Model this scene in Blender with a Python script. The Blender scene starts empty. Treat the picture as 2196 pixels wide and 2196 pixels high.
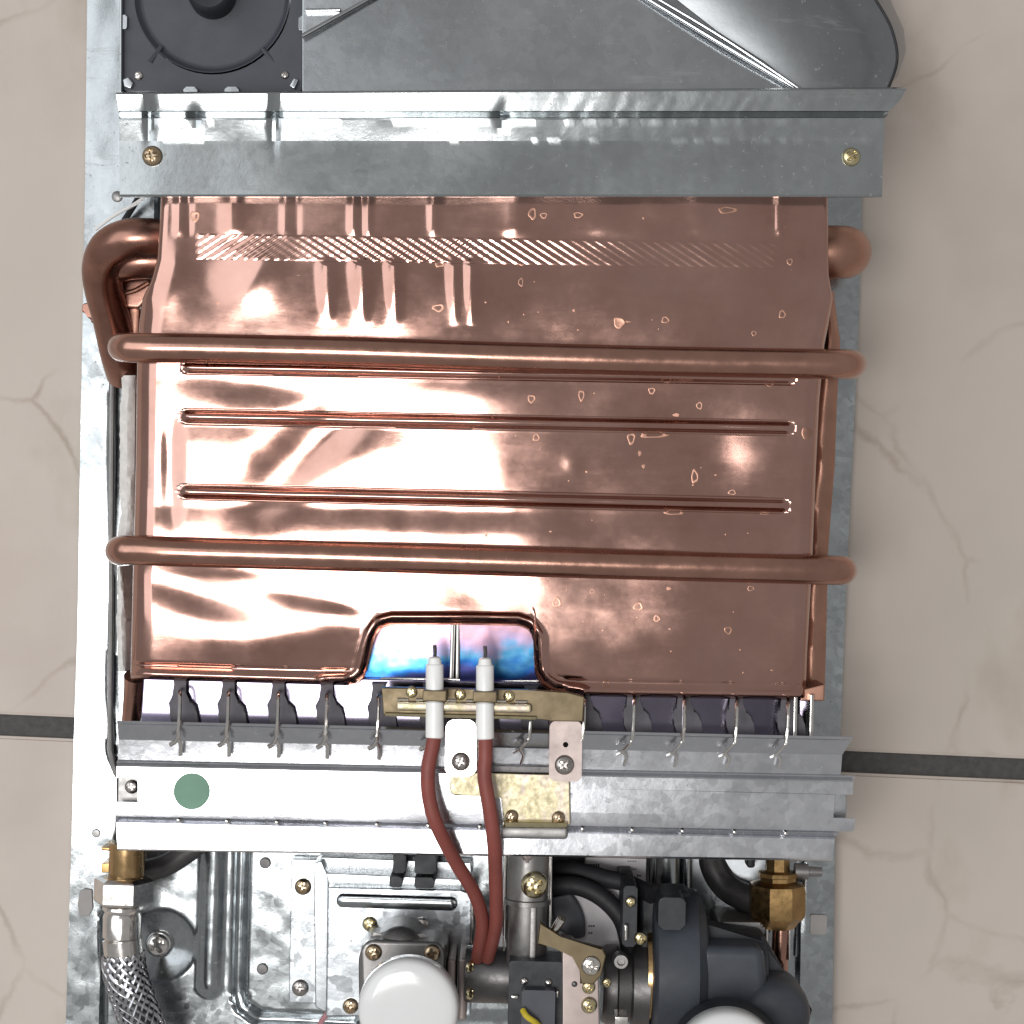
import bpy, bmesh, math, random
import numpy as np
from mathutils import Vector, Matrix, noise
from mathutils.geometry import tessellate_polygon

random.seed(7)
scene = bpy.context.scene
COL = scene.collection

# ------------------------------------------------------------------ camera, world, lamps, exposure
U = 0.0002            # metres on the floor per photograph pixel
H = 0.80              # camera height over the floor
cam_d = bpy.data.cameras.new('camera')
cam = bpy.data.objects.new('camera', cam_d)
COL.objects.link(cam)
cam.location = (0, 0, H)
cam_d.sensor_width = 36.0
cam_d.lens = 36.0 * H / (2196 * U)
cam_d.clip_start = 0.02
cam_d.clip_end = 50
scene.camera = cam

world = bpy.data.worlds.new('World')
scene.world = world
world.use_nodes = True
bg = world.node_tree.nodes['Background']
bg.inputs['Color'].default_value = (1.0, 0.985, 0.97, 1)
bg.inputs['Strength'].default_value = 0.305


def area(name, loc, aim, sx, sy, power, col):
    d = bpy.data.lights.new(name, 'AREA')
    d.shape = 'RECTANGLE'
    d.size, d.size_y, d.energy, d.color = sx, sy, power, col
    o = bpy.data.objects.new(name, d)
    o.location = loc
    o.rotation_euler = (Vector(aim) - Vector(loc)).to_track_quat('-Z', 'Y').to_euler()
    COL.objects.link(o)


# bright ceiling lamp a little left of and below the heater, added wide soft fill from the left
area('ceiling_lamp', (-0.31, -0.19, 1.62), (-0.31, -0.19, 0), 0.50, 0.42, 9.8, (1.0, 0.985, 0.96))
area('left_fill', (-1.5, 0.45, 2.2), (-0.1, 0.1, 0), 1.9, 1.9, 17.0, (0.93, 0.97, 1.0))  # unseen fill, added to brighten reflections on the left side

scene.view_settings.view_transform = 'Standard'
scene.view_settings.look = 'None'
scene.view_settings.exposure = 0.17
scene.view_settings.gamma = 1

# ------------------------------------------------------------------ helpers


def P(px, py, z):
    s = U * (H - z) / H
    return Vector(((px - 1098) * s, (1098 - py) * s, z))


def R(px, z):
    return px * U * (H - z) / H


def lerp(a, b, t):
    return a + (b - a) * t


def sstep(a, b, x):
    t = min(1.0, max(0.0, (x - a) / (b - a)))
    return t * t * (3 - 2 * t)


def interp(pts, x):
    if x <= pts[0][0]:
        return pts[0][1]
    for (a, va), (b, vb) in zip(pts, pts[1:]):
        if x <= b:
            return lerp(va, vb, (x - a) / (b - a))
    return pts[-1][1]


def catmull(pts, n=8):
    out = []
    k = len(pts)
    for i in range(k - 1):
        p0 = pts[max(i - 1, 0)]
        p1, p2 = pts[i], pts[i + 1]
        p3 = pts[min(i + 2, k - 1)]
        for j in range(n):
            t = j / n
            t2, t3 = t * t, t * t * t
            out.append(0.5 * ((2 * p1) + (p2 - p0) * t + (2 * p0 - 5 * p1 + 4 * p2 - p3) * t2 + (3 * p1 - p0 - 3 * p2 + p3) * t3))
    out.append(pts[-1].copy())
    return out


def circ(cx, cy, r, n=32, a0=0.0):
    return [(cx + r * math.cos(a0 + 2 * math.pi * i / n), cy + r * math.sin(a0 + 2 * math.pi * i / n)) for i in range(n)]


def rrect(x0, y0, x1, y1, r=0, rot=0.021, n=5):
    cx, cy = (x0 + x1) / 2, (y0 + y1) / 2
    pts = []
    if r <= 0:
        pts = [(x0, y0), (x1, y0), (x1, y1), (x0, y1)]
    else:
        for (ax, ay, a) in ((x1 - r, y0 + r, -90), (x1 - r, y1 - r, 0), (x0 + r, y1 - r, 90), (x0 + r, y0 + r, 180)):
            for i in range(n + 1):
                t = math.radians(a + 90 * i / n)
                pts.append((ax + r * math.cos(t), ay + r * math.sin(t)))
    c, s = math.cos(rot), math.sin(rot)
    return [(cx + (x - cx) * c - (y - cy) * s, cy + (x - cx) * s + (y - cy) * c) for x, y in pts]


WL = {}    # world location of every built object


class MB:
    """collects shapes that become ONE mesh object"""

    def __init__(self):
        self.v, self.f = [], []
        self.wn = False

    def add(self, vs, fs):
        o = len(self.v)
        self.v += [tuple(p) for p in vs]
        self.f += [tuple(i + o for i in f) for f in fs]
        return self

    def addbm(self, bm):
        bm.verts.index_update()
        self.add([v.co[:] for v in bm.verts], [[v.index for v in f.verts] for f in bm.faces])
        bm.free()
        return self

    def plate(self, pts, z0, z1, bevel=0.0, holes=(), seg=2, tilt=None):
        """slab with outline pts (photo px at its top height z1)"""
        zz = (lambda x, y: z1) if tilt is None else tilt
        top = [P(x, y, zz(x, y)) for x, y in pts]
        ar = sum(a.x * b.y - b.x * a.y for a, b in zip(top, top[1:] + top[:1]))
        if ar < 0:
            top.reverse()
        if holes:
            loops = [top]
            for h in holes:
                hl = [P(x, y, zz(x, y)) for x, y in h]
                a2 = sum(a.x * b.y - b.x * a.y for a, b in zip(hl, hl[1:] + hl[:1]))
                if a2 > 0:
                    hl.reverse()
                loops.append(hl)
            tris = tessellate_polygon(loops)
            flat = [p for l in loops for p in l]
            vs = [p.copy() for p in flat] + [Vector((p.x, p.y, z0)) for p in flat]
            n = len(flat)
            fs = []
            for t in tris:
                a, b, c = (flat[i] for i in t)
                if (b - a).cross(c - a).z < 0:
                    t = (t[0], t[2], t[1])
                fs.append(tuple(t))
                fs.append((t[0] + n, t[2] + n, t[1] + n))
            o = 0
            for l in loops:
                m = len(l)
                for i in range(m):
                    j = (i + 1) % m
                    fs.append((o + j, o + i, o + i + n, o + j + n))
                o += m
            return self.add(vs, fs)
        self.wn = self.wn or bevel > 0
        bm = bmesh.new()
        tv = [bm.verts.new(p) for p in top]
        bv = [bm.verts.new((p.x, p.y, z0)) for p in top]
        n = len(tv)
        tf = bm.faces.new(tv)
        bm.faces.new(bv[::-1])
        for i in range(n):
            j = (i + 1) % n
            bm.faces.new((tv[j], tv[i], bv[i], bv[j]))
        if bevel > 0:
            es = list(tf.edges)
            if n <= 8:
                es += [e for e in bm.edges if abs(e.verts[0].co.z - e.verts[1].co.z) > 1e-6 and len(e.link_faces) == 2 and tf not in e.link_faces]
            bmesh.ops.bevel(bm, geom=es, offset=bevel, segments=seg, affect='EDGES', profile=0.5, clamp_overlap=True)
        return self.addbm(bm)

    def box(self, x0, y0, x1, y1, z0, z1, bevel=0.0006, r=0, rot=0.021):
        return self.plate(rrect(x0, y0, x1, y1, r, rot), z0, z1, bevel)

    def rows(self, rows, t=0.0008, close=False):
        """sheet of thickness t through rows of points (upper face)"""
        n, m = len(rows), len(rows[0])
        vs, fs = [], []
        for r in rows:
            vs += [Vector(p) for p in r]
        idx = lambda i, j: i * m + j
        for i in range(n - 1):
            for j in range(m - 1):
                fs.append((idx(i, j), idx(i + 1, j), idx(i + 1, j + 1), idx(i, j + 1)))
        a, b, c = vs[0], vs[m], vs[1]
        if (b - a).cross(c - a).z < 0:
            fs = [f[::-1] for f in fs]
        if t > 0:
            k = len(vs)
            up = len(fs)
            vs += [Vector((p.x, p.y, p.z - t)) for p in vs[:k]]
            fs += [tuple(i + k for i in f[::-1]) for f in fs[:up]]
            rim = [idx(0, j) for j in range(m)] + [idx(i, m - 1) for i in range(1, n)] + [idx(n - 1, j) for j in range(m - 2, -1, -1)] + [idx(i, 0) for i in range(n - 2, 0, -1)]
            for q in range(len(rim)):
                a, b = rim[q], rim[(q + 1) % len(rim)]
                fs.append((a, b, b + k, a + k))
        return self.add(vs, fs)

    def tube(self, pts, r, seg=14, n=8, smooth=True, world=False, radii=None, flat=1.0, cap=True):
        w = [p if world else P(*p) for p in pts]
        path = catmull(w, n) if smooth and len(w) > 2 else w
        m = len(path)
        vs, fs = [], []
        up = Vector((0, 0, 1))
        t0 = (path[1] - path[0]).normalized()
        nrm = up - t0 * up.dot(t0)
        if nrm.length < 1e-3:
            nrm = Vector((0, 1, 0)) - t0 * t0.y
        nrm.normalize()
        for i, p in enumerate(path):
            t = (path[min(i + 1, m - 1)] - path[max(i - 1, 0)]).normalized()
            nrm = (nrm - t * nrm.dot(t)).normalized()
            b = t.cross(nrm)
            rr = r if radii is None else r * interp(radii, i / (m - 1))
            for k in range(seg):
                a = 2 * math.pi * k / seg
                vs.append(p + nrm * (math.cos(a) * rr * flat) + b * (math.sin(a) * rr))
        for i in range(m - 1):
            for k in range(seg):
                k2 = (k + 1) % seg
                fs.append((i * seg + k, i * seg + k2, (i + 1) * seg + k2, (i + 1) * seg + k))
        if cap:
            fs.append(tuple(range(seg))[::-1])
            fs.append(tuple((m - 1) * seg + k for k in range(seg)))
        return self.add(vs, fs)

    def lathe(self, p0, p1, prof, seg=28, phase=0.0):
        """prof: (distance in px from p0 towards p1, radius px), both at p0's height"""
        a, b = P(*p0), P(*p1)
        ax = (b - a).normalized()
        k = U * (H - p0[2]) / H
        ref = Vector((0, 0, 1)) if abs(ax.z) < 0.9 else Vector((1, 0, 0))
        e1 = (ref - ax * ref.dot(ax)).normalized()
        e2 = ax.cross(e1)
        vs, fs = [], []
        for (d, r) in prof:
            for i in range(seg):
                t = phase + 2 * math.pi * i / seg
                vs.append(a + ax * (d * k) + (e1 * math.cos(t) + e2 * math.sin(t)) * (max(r, 0.01) * k))
        n = len(prof)
        for i in range(n - 1):
            for j in range(seg):
                j2 = (j + 1) % seg
                fs.append((i * seg + j, i * seg + j2, (i + 1) * seg + j2, (i + 1) * seg + j))
        fs.append(tuple(range(seg))[::-1])
        fs.append(tuple((n - 1) * seg + j for j in range(seg)))
        return self.add(vs, fs)

    def dome(self, cx, cy, z, r, h, prof=None, seg=40):
        """turned shape about the vertical; prof (r fraction, h fraction) from rim to centre"""
        k = R(r, z)
        c = P(cx, cy, z)
        prof = prof or [(math.cos(t), math.sin(t)) for t in (math.radians(q) for q in range(0, 91, 10))]
        vs, fs = [], []
        for (a, b) in prof:
            for i in range(seg):
                t = 2 * math.pi * i / seg
                vs.append(Vector((c.x + k * a * math.cos(t), c.y + k * a * math.sin(t), z + h * b)))
        n = len(prof)
        for i in range(n - 1):
            for j in range(seg):
                j2 = (j + 1) % seg
                fs.append((i * seg + j, i * seg + j2, (i + 1) * seg + j2, (i + 1) * seg + j))
        fs.append(tuple((n - 1) * seg + j for j in range(seg)))
        return self.add(vs, fs)

    def build(self, name, mat, parent=None, label=None, kind=None, angle=35, flat=False):
        v = np.array(self.v, dtype=float)
        c = Vector(((v[:, 0].min() + v[:, 0].max()) / 2, (v[:, 1].min() + v[:, 1].max()) / 2, v[:, 2].min()))
        v -= np.array(c)
        me = bpy.data.meshes.new(name)
        me.from_pydata(v.tolist(), [], self.f)
        me.validate()
        if not flat:
            me.polygons.foreach_set('use_smooth', [True] * len(me.polygons))
            me.update()
            me.set_sharp_from_angle(angle=math.radians(angle))
        me.materials.append(mat)
        o = place(name, me, c, parent, label, kind)
        if self.wn and not flat:
            w = o.modifiers.new('weighted_normal', 'WEIGHTED_NORMAL')
            w.keep_sharp = True
            w.weight = 90
        return o


def place(name, me, loc, parent=None, label=None, kind=None):
    o = bpy.data.objects.new(name, me)
    COL.objects.link(o)
    WL[o] = Vector(loc)
    if parent is not None:
        o.parent = parent
        o.location = Vector(loc) - WL[parent]
    else:
        o.location = loc
    if label:
        o['label'] = label
    if kind:
        o['kind'] = kind
    return o


def tag(o, label, cat, group=None):
    o['label'], o['category'] = label, cat
    if group:
        o['group'] = group
    return o


# ------------------------------------------------------------------ materials


class NT:
    def __init__(self, name):
        self.m = bpy.data.materials.new(name)
        self.m.use_nodes = True
        self.t = self.m.node_tree
        self.b = self.t.nodes['Principled BSDF']
        self.geo = self.t.nodes.new('ShaderNodeNewGeometry')

    def n(self, typ, **kw):
        nd = self.t.nodes.new(typ)
        for k, v in kw.items():
            if k in nd.inputs:
                nd.inputs[k].default_value = v
            else:
                setattr(nd, k, v)
        return nd

    def l(self, a, b):
        self.t.links.new(a, b)

    def noise(self, scale, detail=4, rough=0.6, vec=None, dist=0.0):
        nd = self.n('ShaderNodeTexNoise', Scale=scale, Detail=detail, Roughness=rough, Distortion=dist)
        self.l(vec or self.geo.outputs['Position'], nd.inputs['Vector'])
        return nd.outputs['Fac']

    def ramp(self, fac, stops):
        nd = self.n('ShaderNodeValToRGB')
        cr = nd.color_ramp
        while len(cr.elements) < len(stops):
            cr.elements.new(0.5)
        for e, (p, c) in zip(cr.elements, stops):
            e.position = p
            e.color = (*c, 1) if len(c) == 3 else c
        self.l(fac, nd.inputs['Fac'])
        return nd.outputs['Color']

    def rng(self, fac, a, b, lo=0.3, hi=0.7):
        nd = self.n('ShaderNodeMapRange')
        nd.inputs['From Min'].default_value = lo
        nd.inputs['From Max'].default_value = hi
        nd.inputs['To Min'].default_value = a
        nd.inputs['To Max'].default_value = b
        self.l(fac, nd.inputs['Value'])
        return nd.outputs['Result']

    def bump(self, fac, strength, dist):
        nd = self.n('ShaderNodeBump', Strength=strength, Distance=dist)
        self.l(fac, nd.inputs['Height'])
        self.l(nd.outputs['Normal'], self.b.inputs['Normal'])

    def stretch(self, sx, sy, sz=1):
        nd = self.n('ShaderNodeMapping')
        nd.inputs['Scale'].default_value = (sx, sy, sz)
        self.l(self.geo.outputs['Position'], nd.inputs['Vector'])
        return nd.outputs['Vector']


def sc3(c, k):
    return tuple(min(1, q * k) for q in c)


def simple(name, col, metal=0.0, rough=0.5, var=0.12, scale=220, rvar=0.08, bump=0.0, bscale=900, spec=0.5):
    t = NT(name)
    f = t.noise(scale)
    t.l(t.ramp(f, [(0.3, sc3(col, 1 - var)), (0.7, sc3(col, 1 + var))]), t.b.inputs['Base Color'])
    t.b.inputs['Metallic'].default_value = metal
    t.b.inputs['Specular IOR Level'].default_value = spec
    t.l(t.rng(t.noise(scale * 2.3), max(0.03, rough - rvar), rough + rvar), t.b.inputs['Roughness'])
    if bump:
        t.bump(t.noise(bscale, 3), bump, 0.0004)
    return t.m


def galv(name, col, rough=0.20, cell=330, spread=0.08, mix=0.08):
    """hot-dip zinc: spangle cells that differ a little in tone and gloss, faint drips and dirt"""
    t = NT(name)
    vo = t.n('ShaderNodeTexVoronoi', Scale=cell, Randomness=1.0)
    dis = t.n('ShaderNodeVectorMath', operation='ADD')
    nz = t.n('ShaderNodeTexNoise', Scale=120, Detail=3)
    t.l(t.geo.outputs['Position'], nz.inputs['Vector'])
    sc = t.n('ShaderNodeVectorMath', operation='SCALE')
    sc.inputs['Scale'].default_value = 0.008
    t.l(nz.outputs['Color'], sc.inputs[0])
    t.l(t.geo.outputs['Position'], dis.inputs[0])
    t.l(sc.outputs[0], dis.inputs[1])
    t.l(dis.outputs[0], vo.inputs['Vector'])
    sep = t.n('ShaderNodeSeparateColor')
    t.l(vo.outputs['Color'], sep.inputs[0])
    big = t.noise(22, 5, 0.65)
    mixf = t.n('ShaderNodeMath', operation='MULTIPLY_ADD')
    t.l(sep.outputs[0], mixf.inputs[0])
    mixf.inputs[1].default_value = mix
    t.l(big, mixf.inputs[2])
    t.l(t.ramp(mixf.outputs[0], [(0.35, sc3(col, 1 - spread)), (0.85, sc3(col, 1 + spread))]), t.b.inputs['Base Color'])
    # grime: small dull specks and a few faint scuffs that are not bare metal
    sp = t.rng(t.noise(420, 4, 0.7), 0, 1, 0.64, 0.70)
    sf = t.rng(t.noise(60, 6, 0.75, vec=t.stretch(0.25, 1.6)), 0, 0.55, 0.60, 0.72)
    gm = t.n('ShaderNodeMath', operation='MAXIMUM', use_clamp=True)
    t.l(sp, gm.inputs[0])
    t.l(sf, gm.inputs[1])
    link = t.b.inputs['Base Color'].links[0].from_socket
    mg = t.n('ShaderNodeMix', data_type='RGBA')
    t.l(gm.outputs[0], mg.inputs['Factor'])
    t.l(link, mg.inputs['A'])
    mg.inputs['B'].default_value = (0.30, 0.30, 0.29, 1)
    t.l(mg.outputs['Result'], t.b.inputs['Base Color'])
    t.l(t.rng(gm.outputs[0], 1.0, 0.1, 0, 1), t.b.inputs['Metallic'])
    t.l(t.rng(mixf.outputs[0], rough - 0.04, rough + 0.06, 0.35, 0.85), t.b.inputs['Roughness'])
    t.bump(t.noise(300, 4, 0.6), 0.06, 0.0006)
    return t.m


M = {}
M['galv'] = galv('galvanised_steel', (0.42, 0.445, 0.455))
M['galv_panel'] = galv('galvanised_panel', (0.39, 0.415, 0.43), 0.18, 330, 0.13, 0.30)
M['galv_matt'] = galv('galvanised_matt', (0.42, 0.42, 0.415), 0.46, 260, 0.08, 0.06)
M['galv_collar'] = galv('galvanised_collar', (0.30, 0.315, 0.33), 0.40, 260, 0.10, 0.06)
M['galv_dull'] = galv('galvanised_steel_dull', (0.43, 0.45, 0.47), 0.26, 260, 0.08, 0.12)
M['galv_spangle'] = galv('galvanised_steel_spangled', (0.50, 0.53, 0.56), 0.20, 260, 0.26, 0.4)
M['steel_rail'] = galv('zinc_rail_steel', (0.60, 0.61, 0.645), 0.19, 300, 0.09, 0.16)

# copper sheet: bright, hand-polished, faintly stained
t = NT('copper_sheet')
f = t.noise(28, 6, 0.62)
t.l(t.ramp(f, [(0.28, (0.40, 0.225, 0.182)), (0.42, (0.475, 0.278, 0.230)), (0.58, (0.51, 0.308, 0.258)), (0.75, (0.57, 0.355, 0.30))]), t.b.inputs['Base Color'])
t.b.inputs['Metallic'].default_value = 1
r1 = t.rng(t.noise(40, 6, 0.7), 0.08, 0.18)
r2 = t.rng(t.noise(160, 5, 0.7, vec=t.stretch(0.3, 1.4)), 0.0, 0.035, 0.52, 0.75)
ra = t.n('ShaderNodeMath', operation='ADD')
t.l(r1, ra.inputs[0])
t.l(r2, ra.inputs[1])
st = t.rng(t.noise(19, 5, 0.6), 0.0, 0.10, 0.52, 0.76)
rb = t.n('ShaderNodeMath', operation='ADD')
t.l(ra.outputs[0], rb.inputs[0])
t.l(st, rb.inputs[1])
t.l(rb.outputs[0], t.b.inputs['Roughness'])
t.bump(t.noise(260, 3, 0.55, vec=t.stretch(0.5, 1.0)), 0.02, 0.0008)
M['copper'] = t.m
M['copper_tube'] = simple('copper_tube', (0.44, 0.245, 0.19), 1.0, 0.22, 0.16, 60, 0.07, 0.06, 500)
M['copper_dark'] = simple('copper_oxidised', (0.34, 0.18, 0.14), 1.0, 0.30, 0.2, 70, 0.06, 0.05, 500)
M['copper_matt'] = simple('copper_matt', (0.46, 0.255, 0.19), 1.0, 0.40, 0.14, 60, 0.06, 0.05, 400)
M['brass'] = simple('brass', (0.50, 0.33, 0.165), 1.0, 0.24, 0.16, 160, 0.06, 0.05, 600)
M['brass_dark'] = simple('brass_tarnished', (0.36, 0.23, 0.10), 1.0, 0.32, 0.25, 140, 0.08, 0.08, 500)
M['nickel'] = simple('nickel_plate', (0.74, 0.71, 0.68), 1.0, 0.16, 0.08, 200, 0.05)
M['screw'] = simple('screw_bronze', (0.46, 0.36, 0.25), 1.0, 0.24, 0.2, 300, 0.06)
M['screw_gold'] = simple('screw_yellow_zinc', (0.62, 0.54, 0.34), 1.0, 0.22, 0.18, 300, 0.06)
M['screw_grey'] = simple('screw_grey', (0.45, 0.42, 0.40), 1.0, 0.3, 0.15, 300, 0.06)
M['black'] = simple('black_plastic', (0.022, 0.024, 0.030), 0.0, 0.52, 0.25, 90, 0.08, 0.05, 1500)
M['valveblack'] = simple('moulded_plastic', (0.042, 0.048, 0.060), 0.0, 0.52, 0.3, 40, 0.08, 0.08, 1200)
M['charcoal'] = simple('charcoal_plastic', (0.056, 0.059, 0.074), 0.0, 0.5, 0.12, 60, 0.06, 0.05, 1500)
M['rubber'] = simple('black_rubber', (0.016, 0.015, 0.018), 0.0, 0.6, 0.2, 200, 0.06)
M['cast'] = simple('cast_aluminium', (0.30, 0.29, 0.285), 0.9, 0.42, 0.14, 120, 0.08, 0.12, 1400)
M['cast_dark'] = simple('cast_metal_dark', (0.13, 0.125, 0.125), 0.85, 0.42, 0.18, 120, 0.08, 0.12, 1400)
M['steel_dark'] = simple('burner_steel', (0.19, 0.18, 0.205), 1.0, 0.30, 0.2, 120, 0.08)
M['white'] = simple('white_plastic', (0.74, 0.745, 0.75), 0.0, 0.13, 0.015, 30, 0.03)
M['ceramic'] = simple('white_ceramic', (0.88, 0.88, 0.87), 0.0, 0.35, 0.04, 200, 0.05)
M['red'] = simple('red_silicone', (0.235, 0.058, 0.046), 0.0, 0.55, 0.10, 120, 0.06)
M['yellow'] = simple('yellow_wire', (0.55, 0.43, 0.03), 0.0, 0.45, 0.08)
M['pink'] = simple('pink_wire', (0.42, 0.20, 0.22), 0.0, 0.45, 0.08)
M['green'] = simple('green_paper', (0.16, 0.30, 0.215), 0.0, 0.62, 0.10, 60, 0.05)
M['paper'] = simple('label_paper', (0.76, 0.72, 0.74), 0.0, 0.55, 0.08, 150)
M['ink'] = simple('printing_ink', (0.10, 0.10, 0.11), 0.0, 0.6, 0.05)
M['fibre'] = simple('ceramic_fibre', (0.72, 0.71, 0.69), 0.0, 0.85, 0.14, 260, 0.05, 0.5, 700)
M['wire'] = simple('braid_wire', (0.50, 0.50, 0.52), 1.0, 0.20, 0.2, 300, 0.05)
M['water'] = simple('water', (1, 1, 1), 0.0, 0.04, 0.0, 50, 0.0)
M['water'].node_tree.nodes['Principled BSDF'].inputs['Transmission Weight'].default_value = 1.0
M['water'].node_tree.nodes['Principled BSDF'].inputs['IOR'].default_value = 1.33

# yellow passivated zinc with rainbow tint
t = NT('yellow_passivate')
f = t.noise(150, 6, 0.7, vec=t.stretch(1.0, 0.45), dist=0.4)
t.l(t.ramp(f, [(0.28, (0.50, 0.40, 0.39)), (0.42, (0.52, 0.45, 0.38)), (0.52, (0.54, 0.485, 0.33)), (0.62, (0.44, 0.39, 0.26)), (0.75, (0.50, 0.41, 0.40))]), t.b.inputs['Base Color'])
t.b.inputs['Metallic'].default_value = 1
t.l(t.rng(t.noise(420, 3), 0.34, 0.58), t.b.inputs['Roughness'])
t.bump(t.noise(900, 2), 0.12, 0.0004)
M['passivate'] = t.m
M['olive_gold'] = simple('dull_gold', (0.42, 0.34, 0.18), 1.0, 0.35, 0.2, 200)
M['dull_grey'] = simple('dull_grey_paint', (0.33, 0.31, 0.30), 0.0, 0.6, 0.06, 90, 0.05)
M['olive'] = simple('olive_passivate', (0.15, 0.115, 0.068), 0.7, 0.44, 0.14, 80, 0.08)
M['pinkmetal'] = simple('pale_passivate', (0.40, 0.335, 0.315), 0.8, 0.46, 0.1, 80, 0.06)

# heat-tinted stainless: bands of oxide colour up the plate (a lasting tint of the metal)
t = NT('heat_tinted_steel')
sep = t.n('ShaderNodeSeparateXYZ')
t.l(t.geo.outputs['Position'], sep.inputs[0])
ad = t.n('ShaderNodeMath', operation='MULTIPLY_ADD')
t.l(t.noise(70, 4, 0.55, vec=t.stretch(1.0, 1.3)), ad.inputs[0])
ad.inputs[1].default_value = 0.021
t.l(sep.outputs['Y'], ad.inputs[2])
fac = t.rng(ad.outputs[0], 0, 1, -0.0510, -0.0265)
t.l(t.ramp(fac, [(0.0, (0.08, 0.09, 0.30)), (0.12, (0.03, 0.17, 0.55)), (0.28, (0.12, 0.40, 0.68)), (0.44, (0.48, 0.40, 0.62)), (0.62, (0.62, 0.38, 0.48)), (1.0, (0.60, 0.44, 0.46))]), t.b.inputs['Base Color'])
t.b.inputs['Metallic'].default_value = 1
t.b.inputs['Roughness'].default_value = 0.24
t.bump(t.noise(60, 2), 0.05, 0.004)
M['tint'] = t.m
t = NT('blued_steel')
f = t.noise(45, 3)
t.l(t.ramp(f, [(0.3, (0.13, 0.115, 0.16)), (0.7, (0.20, 0.18, 0.23))]), t.b.inputs['Base Color'])
t.b.inputs['Metallic'].default_value = 1
t.b.inputs['Roughness'].default_value = 0.13
M['blued'] = t.m
M['reflection_dark'] = simple('fin_reflection_dark', (0.12, 0.112, 0.128), 0.0, 0.55, 0.2, 120, 0.06, spec=0.2)  # dark matt tone for the fin shapes mirrored in the tray

# beige marbled floor tile
t = NT('beige_tile')
pos = t.geo.outputs['Position']
big = t.noise(7, 6, 0.6)
base = t.ramp(big, [(0.3, (0.525, 0.45, 0.405)), (0.5, (0.585, 0.515, 0.46)), (0.7, (0.54, 0.485, 0.43))])
nz = t.n('ShaderNodeTexNoise', Scale=8.0, Detail=6, Roughness=0.55)
t.l(pos, nz.inputs['Vector'])
scl = t.n('ShaderNodeVectorMath', operation='SCALE')
scl.inputs['Scale'].default_value = 0.055
t.l(nz.outputs['Color'], scl.inputs[0])
add = t.n('ShaderNodeVectorMath', operation='ADD')
t.l(pos, add.inputs[0])
t.l(scl.outputs[0], add.inputs[1])
vo = t.n('ShaderNodeTexVoronoi', Scale=7.5)
vo.feature = 'DISTANCE_TO_EDGE'
t.l(add.outputs[0], vo.inputs['Vector'])
line = t.rng(vo.outputs['Distance'], 1, 0, 0.0, 0.013)
msk = t.rng(t.noise(11, 3), 0.0, 0.62, 0.44, 0.62)
mul = t.n('ShaderNodeMath', operation='MULTIPLY', use_clamp=True)
t.l(line, mul.inputs[0])
t.l(msk, mul.inputs[1])
mx = t.n('ShaderNodeMix', data_type='RGBA')
t.l(mul.outputs[0], mx.inputs['Factor'])
t.l(base, mx.inputs['A'])
mx.inputs['B'].default_value = (0.31, 0.235, 0.18, 1)
stain = t.rng(t.noise(13, 5, 0.6, vec=t.stretch(1.0, 0.6)), 0.0, 0.40, 0.58, 0.76)
mx2 = t.n('ShaderNodeMix', data_type='RGBA')
t.l(stain, mx2.inputs['Factor'])
t.l(mx.outputs['Result'], mx2.inputs['A'])
mx2.inputs['B'].default_value = (0.30, 0.235, 0.155, 1)
t.l(mx2.outputs['Result'], t.b.inputs['Base Color'])
t.b.inputs['Roughness'].default_value = 0.55
t.b.inputs['Specular IOR Level'].default_value = 0.3
t.bump(t.noise(500, 3), 0.04, 0.0006)
M['tile'] = t.m
M['grout'] = simple('dark_grout', (0.085, 0.083, 0.080), 0.0, 0.9, 0.2, 300, 0.05, 0.4, 900)

# ------------------------------------------------------------------ floor: grout bed and beige tiles
JA = -math.atan(0.0435)             # the joint runs down to the right
jc = P(1098, 1603, 0)
mb = MB()
mb.add([(-1.6, -1.6, -0.0035), (1.6, -1.6, -0.0035), (1.6, 1.6, -0.0035), (-1.6, 1.6, -0.0035),
        (-1.6, -1.6, -0.02), (1.6, -1.6, -0.02), (1.6, 1.6, -0.02), (-1.6, 1.6, -0.02)],
       [(0, 1, 2, 3), (7, 6, 5, 4), (0, 4, 5, 1), (1, 5, 6, 2), (2, 6, 7, 3), (3, 7, 4, 0)])
floor = mb.build('floor', M['grout'], kind='structure', label='tiled floor with a dark grout joint')
TS, GAP = 0.60, 0.0093
bm = bmesh.new()
bmesh.ops.create_cube(bm, size=1)
bmesh.ops.scale(bm, vec=(TS - GAP, TS - GAP, 0.012), verts=bm.verts)
bmesh.ops.bevel(bm, geom=[e for e in bm.edges if e.verts[0].co.z > 0 and e.verts[1].co.z > 0], offset=0.0012, segments=2, affect='EDGES')
tme = bpy.data.meshes.new('floor_tile')
bm.to_mesh(tme)
bm.free()
tme.materials.append(M['tile'])
for i in range(-2, 3):
    for j in range(-2, 2):
        d = Matrix.Rotation(JA, 3, 'Z') @ Vector((i * TS + 0.015, (j + 0.5) * TS, 0))
        o = place('floor_tile', tme, Vector((jc.x + d.x, jc.y + d.y, -0.0060)), floor)
        o.rotation_euler.z = JA

# ------------------------------------------------------------------ the heater
heater = bpy.data.objects.new('gas_water_heater', None)
COL.objects.link(heater)
heater.location = (0, 0, 0)
WL[heater] = Vector((0, 0, 0))
tag(heater, 'opened gas water heater lying on beige floor tiles, copper heat exchanger exposed', 'water heater')


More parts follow.
